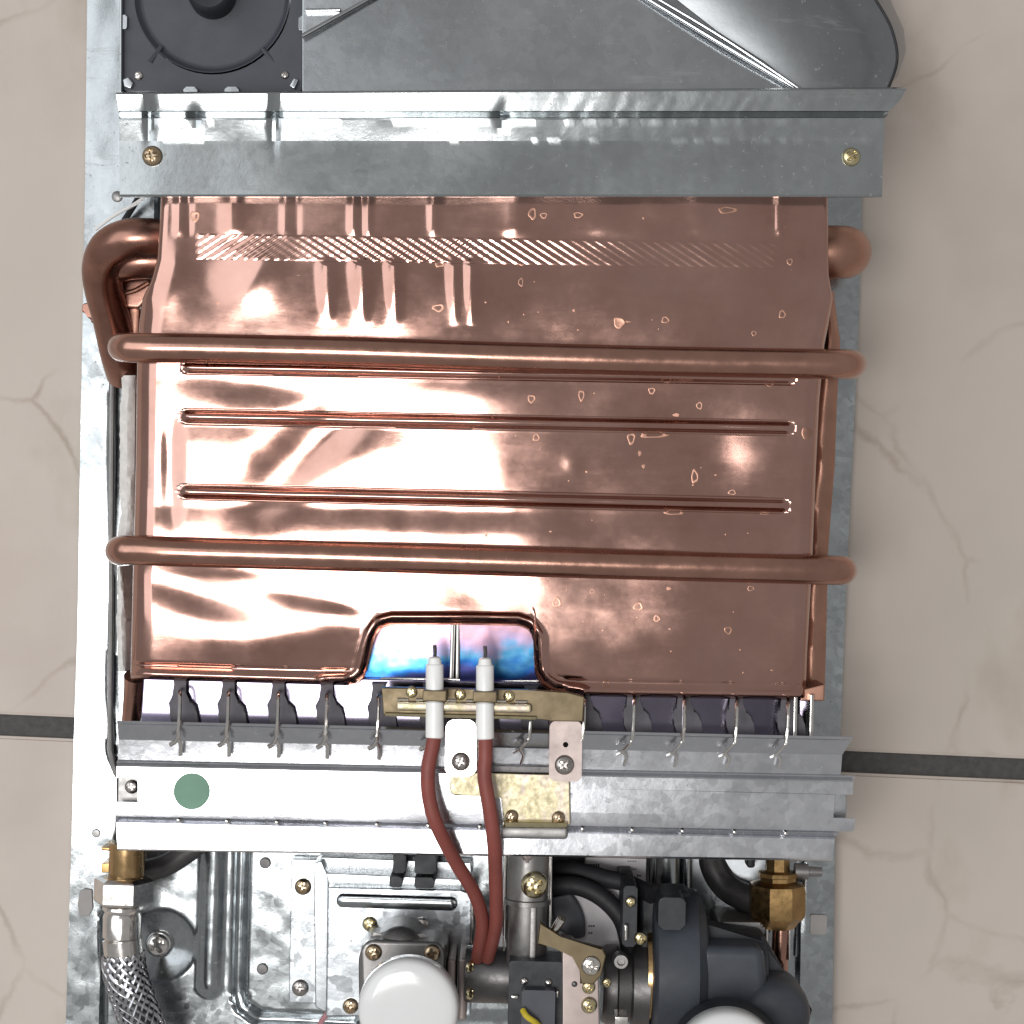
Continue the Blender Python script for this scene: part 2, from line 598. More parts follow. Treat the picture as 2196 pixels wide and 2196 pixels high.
def screw_mesh(name, mat, depth=0.16):
    rings, seg = 9, 40
    vs, fs = [], []
    for i in range(rings + 1):
        r = i / rings
        for j in range(seg):
            a = 2 * math.pi * j / seg
            x, y = r * math.cos(a), r * math.sin(a)
            z = 0.20 + 0.42 * math.sqrt(max(0, 1 - r * r)) if i < rings else 0.16
            w = 0.14
            if (abs(x) < w and abs(y) < 0.62) or (abs(y) < w and abs(x) < 0.62):
                z -= depth + 0.12 * (0.62 - r)
            vs.append((x, y, z))
    for j in range(seg):
        a = 2 * math.pi * j / seg
        vs.append((math.cos(a), math.sin(a), -0.05))
    for i in range(rings + 1):
        for j in range(seg):
            j2 = (j + 1) % seg
            fs.append((i * seg + j, (i + 1) * seg + j, (i + 1) * seg + j2, i * seg + j2))
    me = bpy.data.meshes.new(name)
    me.from_pydata(vs, [], fs)
    me.polygons.foreach_set('use_smooth', [True] * len(me.polygons))
    me.update()
    me.set_sharp_from_angle(angle=math.radians(50))
    me.materials.append(M[mat])
    return me


SM = {k: screw_mesh('screw_' + k, k) for k in ('screw', 'screw_gold', 'screw_grey', 'nickel')}


def screw(px, py, z, r, parent, mat='screw', name='screw', label=None, tilt=None):
    o = place(name, SM[mat], P(px, py, z), parent, label)
    s = R(r, z)
    o.scale = (s, s, s)
    o.rotation_euler = (0, 0, random.uniform(0, 1.5)) if tilt is None else tilt
    return o


# ---- back panel: sheet with pressed tray, groove, bead, dimple and two cut-outs
PL = lambda y: interp([(-80, 188), (0, 187), (490, 181), (900, 173), (1350, 166), (1600, 158), (1750, 155), (2196, 141), (2280, 139)], y)
PR = lambda y: interp([(-80, 1858), (440, 1848), (650, 1843), (900, 1832), (1060, 1824), (1350, 1811), (1540, 1804), (1800, 1791), (2196, 1785), (2280, 1783)], y)


def capsule(x, y, ax, ay, bx, by):
    dx, dy = bx - ax, by - ay
    t = max(0, min(1, ((x - ax) * dx + (y - ay) * dy) / (dx * dx + dy * dy)))
    return math.hypot(x - ax - t * dx, y - ay - t * dy)


TL = [(-80, 330), (680, 330), (715, 236), (1560, 229), (1620, 231), (1665, 251), (1830, 244), (1900, 238), (1965, 214), (2280, 212)]
TR = [(-80, 1690), (1640, 1690), (1800, 1740), (1850, 1722), (2280, 1712)]


def panel_z(x, y):
    z = 0.014
    l, r = interp(TL, y), interp(TR, y)
    s = sstep(l, l + 15, x) * (1 - sstep(r - 9, r, x))
    z -= 0.0075 * s
    if y > 1750:
        d = capsule(x, y, 459, 1780, 448, 2112)
        if d < 27:
            z += 0.0030 * math.cos(d / 27 * math.pi / 2) ** 0.8
        d = min(capsule(x, y, 522, 1760, 512, 2128), capsule(x, y, 512, 2128, 522, 2160), capsule(x, y, 522, 2160, 556, 2182), capsule(x, y, 556, 2182, 760, 2192))
        if d < 17:
            z -= 0.0045 * math.cos(d / 17 * math.pi / 2) ** 0.7
        z += 0.0012 * sstep(505, 530, x) * (1 - sstep(2165, 2190, y))
        d = math.hypot(x - 345, y - 2027)
        if d < 80:
            z -= 0.0052 * (1 - min(1, max(0, (d - 22) / 56)))
        d = capsule(x, y, 1395, 1780, 1392, 2000)
        if d < 16:
            z += 0.003 * math.cos(d / 16 * math.pi / 2)
        d = capsule(x, y, 1455, 1780, 1455, 1990)
        if d < 12:
            z += 0.003 * math.cos(d / 12 * math.pi / 2)
    z += 0.0006 * noise.noise(Vector((x / 210, y / 260, 1.7))) + 0.0002 * noise.noise(Vector((x / 45, y / 45, 4.1)))
    return z


xs_n = 280
us = [i / xs_n for i in range(xs_n + 1)]
ys = [-80 + i * 24 for i in range(0, 70)] + [1600 + i * 6 for i in range(0, 30)] + [1780 + i * 4.2 for i in range(0, 119)]
rows = []
for y in ys:
    l, r = PL(y), PR(y)
    row = [P(l, y, 0.001)] + [P(lerp(l, r, u), y, panel_z(lerp(l, r, u), y)) for u in us] + [P(r, y, 0.001)]
    rows.append(row)
mb = MB()
mb.rows(rows, 0)


panel = mb.build('back_panel', M['galv_panel'], heater, label='pale galvanised sheet metal back panel with pressed grooves', angle=60)
for (x, y, r, k) in ((207, 1786, 9, 'screw_grey'), (252, 422, 12, 'screw_grey')):
    mb = MB()
    mb.dome(x, y, panel_z(x, y) - 0.0004, r, 0.0009, [(1, 0), (1, 0.6), (0.8, 1), (0, 1.1)])
    mb.build('rivet', M['cast'], panel)
for (x, y) in ((569, 1850), (563, 2077), (497, 1830)):
    mb = MB()
    mb.dome(x, y, panel_z(x, y) - 0.0003, 12, 0.0012, [(1, 0), (1, 0.7), (0.85, 1), (0, 1.05)])
    if x != 497:
        mb.build('rivet', M['cast_dark'], panel)
screw(340, 2025, panel_z(340, 2025) + 0.0004, 25, panel, 'nickel')
for q in ([(170, 1912), (180, 1906), (197, 1908), (199, 1950), (190, 1964), (170, 1966), (166, 1940)], rrect(1738, 1962, 1773, 2004, 3)):
    mb = MB()
    zc = panel_z(sum(p[0] for p in q) / len(q), sum(p[1] for p in q) / len(q))
    mb.plate(q, .008, zc + .0012, .0004)
    mb.build('knockout_tab', M['dull_grey'], panel)
# rolled sensor line along the left of the tray
mb = MB()
mb.tube([(243, 700, .012), (240, 900, .0135), (238, 1200, .0135), (236, 1560, .0135), (239, 1620, .0135), (252, 1662, .014), (292, 1690, .020)], R(6.5, .013), 10)
mb.build('sensor_line', M['cast'], heater, label='thin grey metal line running down the left edge of the tray')

# ---- upper left: fan housing
fz = 0.085
fan_pts = rrect(263, -130, 648, 196, 10, 0.006)
mb = MB()
mb.plate(fan_pts, 0.03, fz, holes=[circ(456, -8, 168, 56)])
fan = mb.build('fan_housing', M['charcoal'], heater, label='square charcoal plastic fan housing in the upper left corner')
mb = MB()
mb.dome(456, -8, fz - 0.0028, 168, 0.0028, [(1, 1), (0.985, 0.95), (0.94, 0.2), (0.92, 0.03), (0.88, 0.0), (0.32, 0.7), (0, 0.75)], 56)
dish = mb.build('dish', M['charcoal'], fan)
mb = MB()
mb.dome(458, -6, fz - 0.002, 50, 0.012, [(1, 0), (0.98, 0.75), (0.9, 0.92), (0.78, 1), (0.45, 0.96), (0.4, 0.8), (0, 0.8)])
mb.build('hub', M['black'], fan)
for (a, b) in (((322, 133), (346, 100)), ((562, 104), (590, 136))):
    mb = MB()
    mb.tube([(*a, fz), (*b, fz - 0.001)], 0.0010, 8, smooth=False)
    mb.build('rib', M['charcoal'], fan)
for q in (rrect(257, 32, 272, 62, 3), rrect(640, 34, 654, 66, 5), rrect(393, 186, 423, 202, 6), rrect(481, 186, 512, 202, 6),
          [(262, 170), (275, 164), (286, 178), (280, 190), (266, 186)], [(620, 184), (630, 166), (640, 170), (631, 191)]):
    mb = MB()
    mb.plate(q, fz - 0.002, fz + 0.0022, 0.0005)
    mb.build('tab', M['galv_dull'], fan)
screw(297, 163, fz, 10, fan, 'nickel')
screw(611, 161, fz, 9, fan, 'screw_grey')
for x in (259, 651):
    mb = MB()
    mb.box(x - 3, -120, x + 3, 198, 0.02, fz + 0.003, 0.0004, rot=0.004)
    mb.build('side_flange', M['galv'], fan)

# ---- flue hood and collar
hz = 0.106
mb = MB()
hp = [(648, 80), (812, -12), (818, -80), (1300, -80), (1372, -12), (1716, 199), (1716, 215), (648, 215)]
mb.plate(hp, 0.012, hz, 0.0004, tilt=lambda x, y: hz + 0.018 * (y - 200) / 280 * 0.2)
hood = mb.build('flue_hood', M['galv_dull'], heater, label='grey galvanised flue hood plate with folded sloping edges')
mb = MB()
mb.plate([(652, -80), (814, -80), (806, -12), (652, 74)], hz - 0.035, hz - 0.018, 0.0004)
mb.build('side_plate', M['galv_dull'], hood)
mb = MB()
mb.box(654, 17, 731, 24, hz - 0.018, hz - 0.015, 0.0004, rot=-0.02)
mb.build('stiffening_fold', M['galv'], hood)
mb = MB()
mb.tube([(648, 78, hz + .001), (816, -16, hz - 0.001)], R(5, hz), 10, smooth=False)
mb.build('seam', M['galv_dull'], hood)
for off, rr, dz in ((0, 5, 0.002), (16, 4, 0.0035)):
    mb = MB()
    mb.tube([(1366 + off * 0.8, -16 - off * 0.3, hz + dz - .003), (1540 + off * .7, 90 - off * .5, hz + dz), (1722, 199 - off * 0.2, hz + dz)], R(rr, hz), 10)
    mb.build('seam', M['galv_dull'], hood)
lc = [(1400, -80), (1440, -10), (1540, 68), (1640, 132), (1724, 199)]
rc = [(1838, -60), (1878, 0), (1912, 62), (1924, 130), (1902, 197)]
rows = []
for i in range(25):
    tt = i / 24
    k = tt * 4
    a = int(min(3, k))
    L = Vector(lc[a]).lerp(Vector(lc[a + 1]), k - a)
    Rr = Vector(rc[a]).lerp(Vector(rc[a + 1]), k - a)
    row = []
    for j in range(25):
        q = j / 24
        p = L.lerp(Rr, q)
        row.append(P(p.x, p.y, hz - 0.004 + (0.010 * math.sin(math.pi * (0.08 + 0.84 * q)) - 0.005) * (1 - 0.55 * tt) - 0.010 * q))
    rows.append(row)
mb = MB()
mb.rows(rows, 0.001)
mb.build('flue_collar', M['galv_collar'], hood)
rows = []
o1 = [(1822, -70), (1866, 0), (1902, 62), (1916, 130), (1898, 186)]
o2 = [(1884, -70), (1915, 12), (1938, 62), (1943, 110), (1925, 165)]
for i in range(17):
    k = i / 16 * 4
    a = int(min(3, k))
    A = Vector(o1[a]).lerp(Vector(o1[a + 1]), k - a)
    B = Vector(o2[a]).lerp(Vector(o2[a + 1]), k - a)
    rows.append([P(*A.lerp(B, j / 8), 0.078 - 0.022 * (j / 8) ** 2) for j in range(9)])
seam = [P(x, y, .1015) for x, y in rc]
mb = MB()
mb.rows(rows, 0.001)
mb.build('collar_rim', M['galv_collar'], hood)

mb = MB()
mb.tube(seam, R(3.2, .1), 8, world=True)
mb.build('collar_seam', M['rubber'], hood)
mb = MB()
mb.plate([(1896, 187), (1942, 186), (1943, 194), (1896, 195)], .118, .1215, .0003)
mb.build('end_lip', M['cast_dark'], hood)
# ---- upper crossbar (folded steel bracket)
prof = [  # y left, y right, z, x left, x right
    (198, 187, 0.1270, 249, 1944), (200, 190, 0.1312, 249, 1944), (203, 193, 0.1316, 249, 1943), (222, 215, 0.1308, 252, 1930),
    (238, 238, 0.1300, 254, 1908), (240, 240, 0.1290, 255, 1906), (246, 246, 0.1280, 255, 1904), (252, 251, 0.1290, 255, 1900),
    (254, 253, 0.1299, 255, 1897), (258, 257, 0.12985, 256, 1896), (275, 275, 0.12895, 256, 1895), (292, 292, 0.1281, 256, 1895),
    (302, 302, 0.1276, 256, 1895), (314, 314, 0.1275, 256, 1894), (366, 366, 0.1275, 256, 1893), (417, 417, 0.1275, 257, 1892), (421, 421, 0.1270, 257, 1892), (423, 423, 0.117, 257, 1892)]
rows = []
for (yl, yr, z, xl, xr) in prof:
    row = []
    for j in range(241):
        q = j / 240
        x, y = lerp(xl, xr, q), lerp(yl, yr, q)
        zz = z
        if 196 < y < 312:
            for xc, w in ((320, 9), (587, 9)):      # pressed stiffening creases
                zz -= 0.0016 * math.exp(-((x - xc) / w) ** 2) * math.exp(-((y - 248) / 48) ** 2)
            for xc in (418, 1075):
                zz -= 0.0016 * math.exp(-((x - xc) ** 2 + (y - 250) ** 2) / 120)
        zz += 0.00022 * noise.noise(Vector((x / 130, y / 60, 9))) + 0.00008 * noise.noise(Vector((x / 22, y / 22, 3))) * sstep(950, 1300, x)
        row.append(P(x, y, zz))
    rows.append(row)
mb = MB()
mb.rows(rows, 0.0009)
bar = mb.build('upper_crossbar', M['galv'], heater, label='folded galvanised crossbar above the copper heat exchanger', angle=14)
for (x0, x1) in ((264, 304), (1836, 1876)):
    mb = MB()
    mb.box(x0, 216, x1, 298, 0.008, 0.1262, 0, rot=0)
    mb.build('support_leg', M['galv'], bar)
screw(327, 335, 0.1274, 22, bar)
screw(1825, 337, 0.1274, 20, bar, 'screw_gold')

# ---- wires by the left elbow
mb = MB()
mb.tube([(205, 492, .022), (245, 462, .030), (285, 440, .04), (318, 418, .06)], R(4, .03), 8)
tag(mb.build('white_wire', M['ceramic']), 'thin white wire running under the left end of the crossbar', 'wire')
mb = MB()
mb.tube([(262, 480, .018), (278, 455, .020), (296, 425, .024), (305, 400, .03)], R(7, .02), 8)
tag(mb.build('black_wire', M['rubber']), 'short black wire beside the left copper elbow', 'wire')

# ------------------------------------------------------------------ copper heat exchanger
FZ = 0.118
LE = [(424, 345), (470, 343), (555, 337), (600, 325), (640, 306), (690, 298), (760, 294), (1000, 291), (1200, 286), (1440, 280), (1500, 279)]
RE = [(424, 1775), (590, 1777), (640, 1786), (700, 1776), (740, 1768), (860, 1757), (1000, 1750), (1200, 1742), (1400, 1731), (1510, 1727)]
BO = [(270, 1456), (500, 1463), (745, 1470), (770, 1466), (784, 1452), (795, 1400), (805, 1364), (818, 1347), (840, 1340), (1000, 1340), (1108, 1342), (1130, 1350), (1142, 1368), (1147, 1440), (1158, 1464), (1184, 1484), (1215, 1491), (1300, 1494), (1740, 1502)]
notch = [(700, 1468), (762, 1466), (782, 1448), (794, 1398), (804, 1362), (817, 1345), (840, 1338), (1000, 1338), (1110, 1340), (1132, 1348), (1144, 1367), (1149, 1440), (1160, 1462), (1186, 1481), (1240, 1490)]


def bead(d, w):
    return math.cos(min(abs(d) / w, 1) * math.pi / 2) ** 2


def gauss(x, y, cx, cy, sx, sy, rot=0.0):
    dx, dy = x - cx, y - cy
    c, s = math.cos(rot), math.sin(rot)
    a, b = (dx * c + dy * s) / sx, (-dx * s + dy * c) / sy
    return math.exp(-0.5 * (a * a + b * b))


DENTS = [  # cx, cy, sx, sy, rot, amplitude (m)
    (610, 826, 130, 30, 0.10, -0.0012), (470, 960, 60, 55, 0.0, 0.0007), (660, 965, 120, 42, -0.72, -0.0030),
    (366, 1000, 14, 80, 0.0, -0.0012), (1130, 1000, 120, 90, 0.2, 0.0011), (1230, 995, 16, 16, 0, 0.0004),
    (1000, 850, 170, 40, 0.1, 0.0007), (430, 1268, 95, 36, 0.3, -0.0026), (640, 1345, 120, 40, -0.25, 0.0012), (640, 1275, 120, 16, 0.22, -0.0007),
    (560, 585, 55, 40, -0.6, 0.0016), (430, 640, 90, 60, 0.0, -0.0008), (1180, 640, 90, 110, 0.4, -0.0008), (1330, 620, 120, 80, 0.3, 0.0006),
    (1480, 980, 140, 90, 0.5, -0.0010), (1640, 970, 50, 60, 0.0, 0.0010), (1500, 1360, 160, 80, 0.3, 0.0010), (1660, 1400, 80, 90, 0.6, -0.0012),
    (1000, 1150, 200, 26, 0.05, 0.0005), (930, 1260, 150, 40, 0.0, -0.0009), (370, 600, 26, 60, 0.2, 0.0010)]


# the sheet leans differently between its ribs and tubes: slope (down-screen fall) by height
SLOPE = [(400, 0.0), (720, 0.004), (770, 0.05), (800, 0.062), (1030, 0.058), (1065, 0.05), (1095, -0.03), (1165, -0.03), (1225, 0.03), (1285, 0.045), (1330, 0.075), (1400, 0.115), (1520, 0.13)]
FALL = [0.0]
for _y in range(400, 1530):
    FALL.append(FALL[-1] + interp(SLOPE, _y) * U * 0.85)


def front_z(x, y):
    yu = max(401, min(1527, y - 0.019 * (x - 405)))
    z = FZ - FALL[int(yu - 400)] - interp(SLOPE, yu) * U * 0.85 * (yu % 1)
    # pillow between the pressed ribs
    for (a, b, k) in ((560, 715, .0003), (812, 890, .0001), (916, 1050, .00025), (1086, 1170, .0002), (1235, 1440, .0004)):
        sl = 0.0175 * (x - 400)
        if a + sl < y < b + sl:
            z += k * math.sin(math.pi * (y - a - sl) / (b - a))
    # ribs
    for (x0, y0, x1, y1, w, k) in ((405, 788, 1690, 811, 15, .0013), (402, 893, 1686, 918, 17, .0017), (400, 1055, 1676, 1085, 17, .0017)):
        d = capsule(x, y, x0, y0, x1, y1)
        if d < w:
            z += k * bead(d, w) - 0.0004 * bead(d - w * .85, w * .5)
    if y > 1280:
        d = min(capsule(x, y, *notch[i], *notch[i + 1]) for i in range(len(notch) - 1))
        if d < 34:
            z += 0.0017 * bead(d - 16, 12)
            z -= 0.0014 * (1 - sstep(0, 6, d))
        b = interp(BO, x)
        d = b - y
        if (x < 745 or x > 1215) and d < 40:
            z += 0.0014 * bead(d - 12, 13) - 0.0016 * bead(d - 31, 9) * (1 if x < 500 else 0.4)
            z -= 0.003 * (1 - sstep(0, 6, d))
    for (cx, cy, sx, sy, ro, k) in DENTS:
        z += 0.72 * k * gauss(x, y, cx, cy, sx, sy, ro)
    # fins pushing through the thin upper sheet
    if y < 720:
        up = 1 - sstep(490, 515, y)
        for xc, w, k in ((385, 8, .0006), (405, 6, -.0004), (500, 22, .0007), (612, 8, .0004), (636, 7, -.0004), (758, 9, .0008), (775, 6, -.0005), (790, 7, .0006), (930, 12, .0006), (1105, 26, .0007), (1300, 60, .0004), (1500, 22, .0004), (1672, 9, .0006)):
            z += 0.8 * up * k * math.exp(-((x - xc) / w) ** 2)
        dn = sstep(550, 572, y) * max(0, min(1, (700 - y) / 128))
        for xc, w, k in ((702, 15, .0022), (776, 17, .0024), (846, 14, .0022), (974, 12, .0018), (1010, 13, .0020)):
            z += 0.75 * dn * k * math.exp(-((x - xc) / w) ** 2)
    n = noise.noise(Vector((x / 230, y / 190, 2.3)))
    n2 = noise.noise(Vector((x / 70, y / 60, 7.3)))
    z += 0.0006 * n + 0.00008 * n2
    # rolled long edges
    l, r = interp(LE, y), interp(RE, y)
    w = lerp(14, 46, sstep(590, 690, y))
    d = x - l
    if d < w:
        q = (w - d) / w
        z -= R(w, FZ) * (1 - math.sqrt(max(0, 1 - q * q)))
    w = lerp(10, 30, sstep(600, 720, y))
    d = r - x
    if d < w:
        q = (w - d) / w
        z -= R(w, FZ) * (1 - math.sqrt(max(0, 1 - q * q)))
    return z


def umap(u):      # finer at the rolled edges
    return u


rows = []
ue = [0.0006 * i for i in range(12)] + [0.0072 + 0.0032 * i for i in range(8)] + [0.0328 + (0.9672 - 0.0328) * i / 268 for i in range(269)][1:] + [0.9705 + 0.0025 * i for i in range(12)]
ue = sorted(set(min(1, q) for q in ue))
if ue[-1] < 1:
    ue.append(1.0)
SH = [(418, 0), (500, .0155), (600, .0165), (798, .0179), (893, .0195), (1055, .0235), (1250, .025)]
yb = [418.0]
while yb[-1] < 1250:
    q = yb[-1]
    yb.append(q + (1.3 if min(abs(q - 788), abs(q - 893), abs(q - 1055)) < 24 else 4.4))
yb[-1] = 1250.0
vals = [(q, None) for q in yb] + [(1250.0, k / 70) for k in range(1, 71)]
for y0, v in vals:
    row = []
    for u in ue:
        xr = lerp(interp(LE, 1400), interp(RE, 1400), u)
        x = lerp(interp(LE, y0), interp(RE, y0), u)
        y = y0 + interp(SH, y0) * (x - 405)
        if v is not None:
            y = lerp(y, interp(BO, xr), v)
        x = lerp(interp(LE, y), interp(RE, y), u)
        row.append(P(x, y, front_z(x, y)))
    rows.append(row)
# skirt down to the tray
rows2 = [r[:] for r in rows]
mb = MB()
mb.rows(rows, 0.0007)


def skirt(line, z):
    mb.add([*line, *[Vector((p.x * 0.997, p.y * 0.997, z)) for p in line]],
           [(i, i + 1, i + 1 + len(line), i + len(line)) for i in range(len(line) - 1)])


left = [r[0] for r in rows]
right = [r[-1] for r in rows]
skirt(left, 0.02)
skirt(right[::-1], 0.02)
hx = mb.build('heat_exchanger', M['copper'], heater, label='polished copper heat exchanger jacket with pressed ribs and dents', angle=70)

# knurled band pressed into the upper sheet
BT = lambda x: 500 + (x - 420) * 0.0155
BB = lambda x: 556 + (x - 420) * 0.0155
rows = []
nx, ny = 620, 30
for j in range(ny + 1):
    row = []
    for i in range(nx + 1):
        x = lerp(419, 1672, i / nx)
        y = lerp(BT(x), BB(x), j / ny)
        e = min(1, min(i, nx - i) / 6, min(j, ny - j) / 2.0)
        a = (x * 0.62 + y * 0.95) / 7.6 * math.pi
        b = (x * 0.62 - y * 0.95) / 7.6 * math.pi
        wl = 1 - sstep(960, 1100, x)
        wr = sstep(600, 780, x)
        amp = lerp(0.00028, 0.00013, sstep(900, 1350, x))
        k = amp * ((0.5 + 0.5 * math.cos(a)) * lerp(0.08, 1, wl) + (0.5 + 0.5 * math.cos(b)) * lerp(0.08, 1, wr))
        e *= 0.85 + 0.4 * noise.noise(Vector((x / 46, y / 30, 21)))
        row.append(P(x, y, front_z(x, y) + 0.00005 + k * max(0.15, e) * (e > 0) * 0.7))
    rows.append(row)
mb = MB()
mb.rows(rows, 0)
mb.build('knurled_band', M['copper'], hx, label='knurled strip of fine diamonds across the upper copper sheet', angle=80)

# right side: flange strip of the rear copper sheet
fl_l = [(735, 1772), (860, 1750), (1000, 1740), (1065, 1735), (1200, 1732), (1290, 1726), (1400, 1720), (1500, 1722)]
fl_r = [(640, 1790), (735, 1802), (860, 1795), (1000, 1790), (1180, 1776), (1400, 1771), (1500, 1768)]
rows = []
for i in range(60):
    y = lerp(625, 1502, i / 59)
    l, r = interp(fl_l, y) - 6, interp(fl_r, y)
    rows.append([P(lerp(l, r, q / 6), y, 0.070 + 0.004 * math.sin(math.pi * q / 6) + 0.0006 * noise.noise(Vector((q * .3, y / 60, 0)))) for q in range(7)])
mb = MB()
mb.rows(rows, 0.05)
mb.build('side_flange', M['copper_matt'], hx, label='matt pink copper flange strip along the right edge')
# bottom right corner fold
mb = MB()
mb.plate([(1716, 1480), (1770, 1466), (1769, 1504), (1716, 1504)], 0.09, FZ - 0.009, 0.0008)
mb.build('corner_fold', M['copper_matt'], hx)

# two water tubes clipped across the front
RT = R(32, FZ + 0.003)
for (name_y, pts) in (
    ('upper', [(268, 747, .040), (264, 746, .085), (263, 745, .108), (272, 745, .1185), (300, 746, FZ + .0040), (420, 747, FZ + .0048), (760, 755, FZ + .0048), (1100, 766, FZ + .0044), (1450, 775, FZ + .0044), (1740, 780, FZ + .0040), (1805, 781, .1200), (1826, 781, .112), (1826, 782, .095), (1822, 782, .05)]),
    ('lower', [(262, 1183, .040), (258, 1182, .082), (257, 1181, .105), (266, 1180, .1150), (292, 1180, FZ - .001), (400, 1184, FZ + .0010), (760, 1194, FZ + .0008), (1100, 1204, FZ + .0006), (1450, 1214, FZ + .0006), (1720, 1221, FZ), (1790, 1223, .1155), (1806, 1223, .109), (1806, 1223, .092), (1802, 1222, .05)])):
    mb = MB()
    mb.tube(pts, RT, 28, 12)
    # flux dribbles and knocks on the tube
    mb.build('water_tube', M['copper_tube'], hx, label=name_y + ' copper water tube strapped across the jacket')

# left return bends
mb = MB()
mb.tube([(352, 512, .084), (318, 510, .086), (275, 513, .086), (236, 533, .082), (219, 572, .074), (223, 625, .066), (240, 690, .058), (256, 760, .050), (268, 800, .040)], R(43, .08), 24, 10, radii=[(0, .95), (.3, 1.02), (.5, 1.0), (.7, .95), (1, 1.0)])
mb.build('return_bend', M['copper_dark'], hx, label='thick oxidised copper return bend at the upper left')
mb = MB()
mb.tube([(352, 560, .072), (300, 561, .073), (262, 566, .071), (228, 580, .064)], R(37, .07), 22, 10)
mb.build('return_bend', M['copper_dark'], hx)
mb = MB()
mb.plate([(258, 600), (322, 594), (326, 612), (318, 640), (298, 662), (258, 660)], .045, .060, 0.0015)
mb.build('clip', M['copper_dark'], hx)
mb = MB()
mb.plate([(256, 655), (300, 655), (296, 760), (262, 760)], .04, .055, 0.0015)
mb.build('clip', M['copper_matt'], hx)
mb = MB()
mb.tube([(262, 630, .0612), (290, 622, .0618), (318, 606, .0615)], R(5, .06), 8)
mb.build('solder_seam', M['copper_matt'], hx)
mb = MB()
mb.plate([(176, 651), (208, 643), (222, 655), (220, 690), (204, 672), (196, 694), (190, 676), (174, 668)], .030, .040, 0.0008)
mb.build('lug', M['copper_dark'], hx)
screw(209, 634, .036, 8, hx, 'nickel')
# right return bend
mb = MB()
mb.tube([(1758, 541, .088), (1790, 541, .088), (1808, 541, .083), (1813, 541, .070), (1811, 541, .045)], R(57, .088), 28, 10)
mb.build('return_bend', M['copper_matt'], hx, label='stubby copper return bend at the upper right')
# lower left leg of the jacket
mb = MB()
mb.tube([(292, 1450, .092), (288, 1490, .088), (280, 1556, .082)], R(24, .09), 18, 8, radii=[(0, 1.1), (1, .82)])
mb.build('jacket_leg', M['copper_tube'], hx)
# fibre strips between jacket and tray
for (pl, pr, z) in (([(805, 260), (850, 262), (870, 257), (1000, 257), (1050, 256), (1100, 260), (1150, 252), (1160, 262)], [(805, 290), (1160, 287)], .05),
                    ([(1215, 252), (1300, 252), (1330, 249), (1380, 252), (1440, 255)], [(1215, 262), (1300, 270), (1440, 272)], .045)):
    rows = []
    y0, y1 = pl[0][0], pl[-1][0]
    for i in range(40):
        y = lerp(y0, y1, i / 39)
        l = interp(pl, y) + 2.5 * noise.noise(Vector((0, y / 14, 5)))
        rows.append([P(lerp(l, interp(pr, y), q / 4), y, z + .002 * math.sin(math.pi * q / 4) + .0006 * noise.noise(Vector((q * .8, y / 12, 1)))) for q in range(5)])
    mb = MB()
    mb.rows(rows, 0.03)
    mb.build('insulation_strip', M['fibre'], heater, label='ragged white fibre insulation strip left of the copper jacket')

# droplets and splash marks on the copper: uncountable small lenses
SPOTS = [(1247, 848, 7, 13), (1142, 458, 9, 14), (1240, 461, 11, 7), (1166, 462, 8, 7), (1328, 692, 13, 13), (1427, 686, 9, 8), (1398, 686, 4, 4), (1354, 940, 9, 14), (1402, 932, 32, 8), (1150, 938, 8, 9), (1186, 977, 3, 9), (1372, 972, 5, 8),
         (1730, 929, 12, 13), (1490, 1022, 8, 16), (1503, 1003, 4, 4), (1570, 1056, 9, 6), (1194, 1292, 10, 12), (1369, 1301, 11, 10), (1409, 1327, 7, 8), (1270, 1268, 6, 6), (1434, 1262, 7, 5), (1562, 1352, 9, 9), (1407, 1326, 6, 8), (1292, 1352, 4, 4),
         (1694, 561, 7, 8), (1697, 580, 4, 5), (1678, 674, 8, 10), (1617, 715, 6, 6), (1464, 639, 3, 5), (1441, 466, 3, 4), (1120, 560, 10, 10), (1117, 605, 6, 10), (943, 563, 11, 11), (940, 660, 14, 9), (789, 695, 7, 8), (965, 680, 4, 4),
         (1380, 1096, 0, 0), (1445, 1098, 22, 7), (1640, 1100, 14, 5), (1398, 838, 8, 8), (1430, 816, 12, 6), (1650, 822, 12, 7), (1470, 815, 24, 5), (1300, 1467, 9, 9), (1380, 1472, 5, 5), (1345, 690, 20, 4), (1560, 450, 22, 8), (418, 464, 11, 12), (468, 650, 5, 5), (548, 655, 4, 4), (640, 590, 8, 4), (1450, 890, 10, 5), (1500, 870, 7, 9), (1610, 1262, 8, 6), (1140, 855, 9, 10), (1380, 1000, 5, 6)]
mb = MB()


def lens(mb, x, y, a, b, h, zf, seg=14, ring=False):
    pts, fs = [], []
    prof = [(1, 0), (0.9, .55), (0.6, .92), (0.25, 1.0)] if not ring else [(1, 0), (0.88, 1.0), (0.74, .9), (0.5, .35), (0.2, .3)]
    for (r, hh) in prof:
        for k in range(seg):
            t = 2 * math.pi * k / seg
            wob = 1 + 0.12 * math.sin(3 * t + x) + 0.06 * math.sin(5 * t + y)
            px, py = x + a * r * wob * math.cos(t), y + b * r * wob * math.sin(t)
            pts.append(P(px, py, zf(px, py) - 0.00003 + h * hh))
    n = len(prof)
    for i in range(n - 1):
        for k in range(seg):
            k2 = (k + 1) % seg
            fs.append((i * seg + k2, i * seg + k, (i + 1) * seg + k, (i + 1) * seg + k2))
    fs.append(tuple((n - 1) * seg + k for k in range(seg))[::-1])
    mb.add(pts, fs)


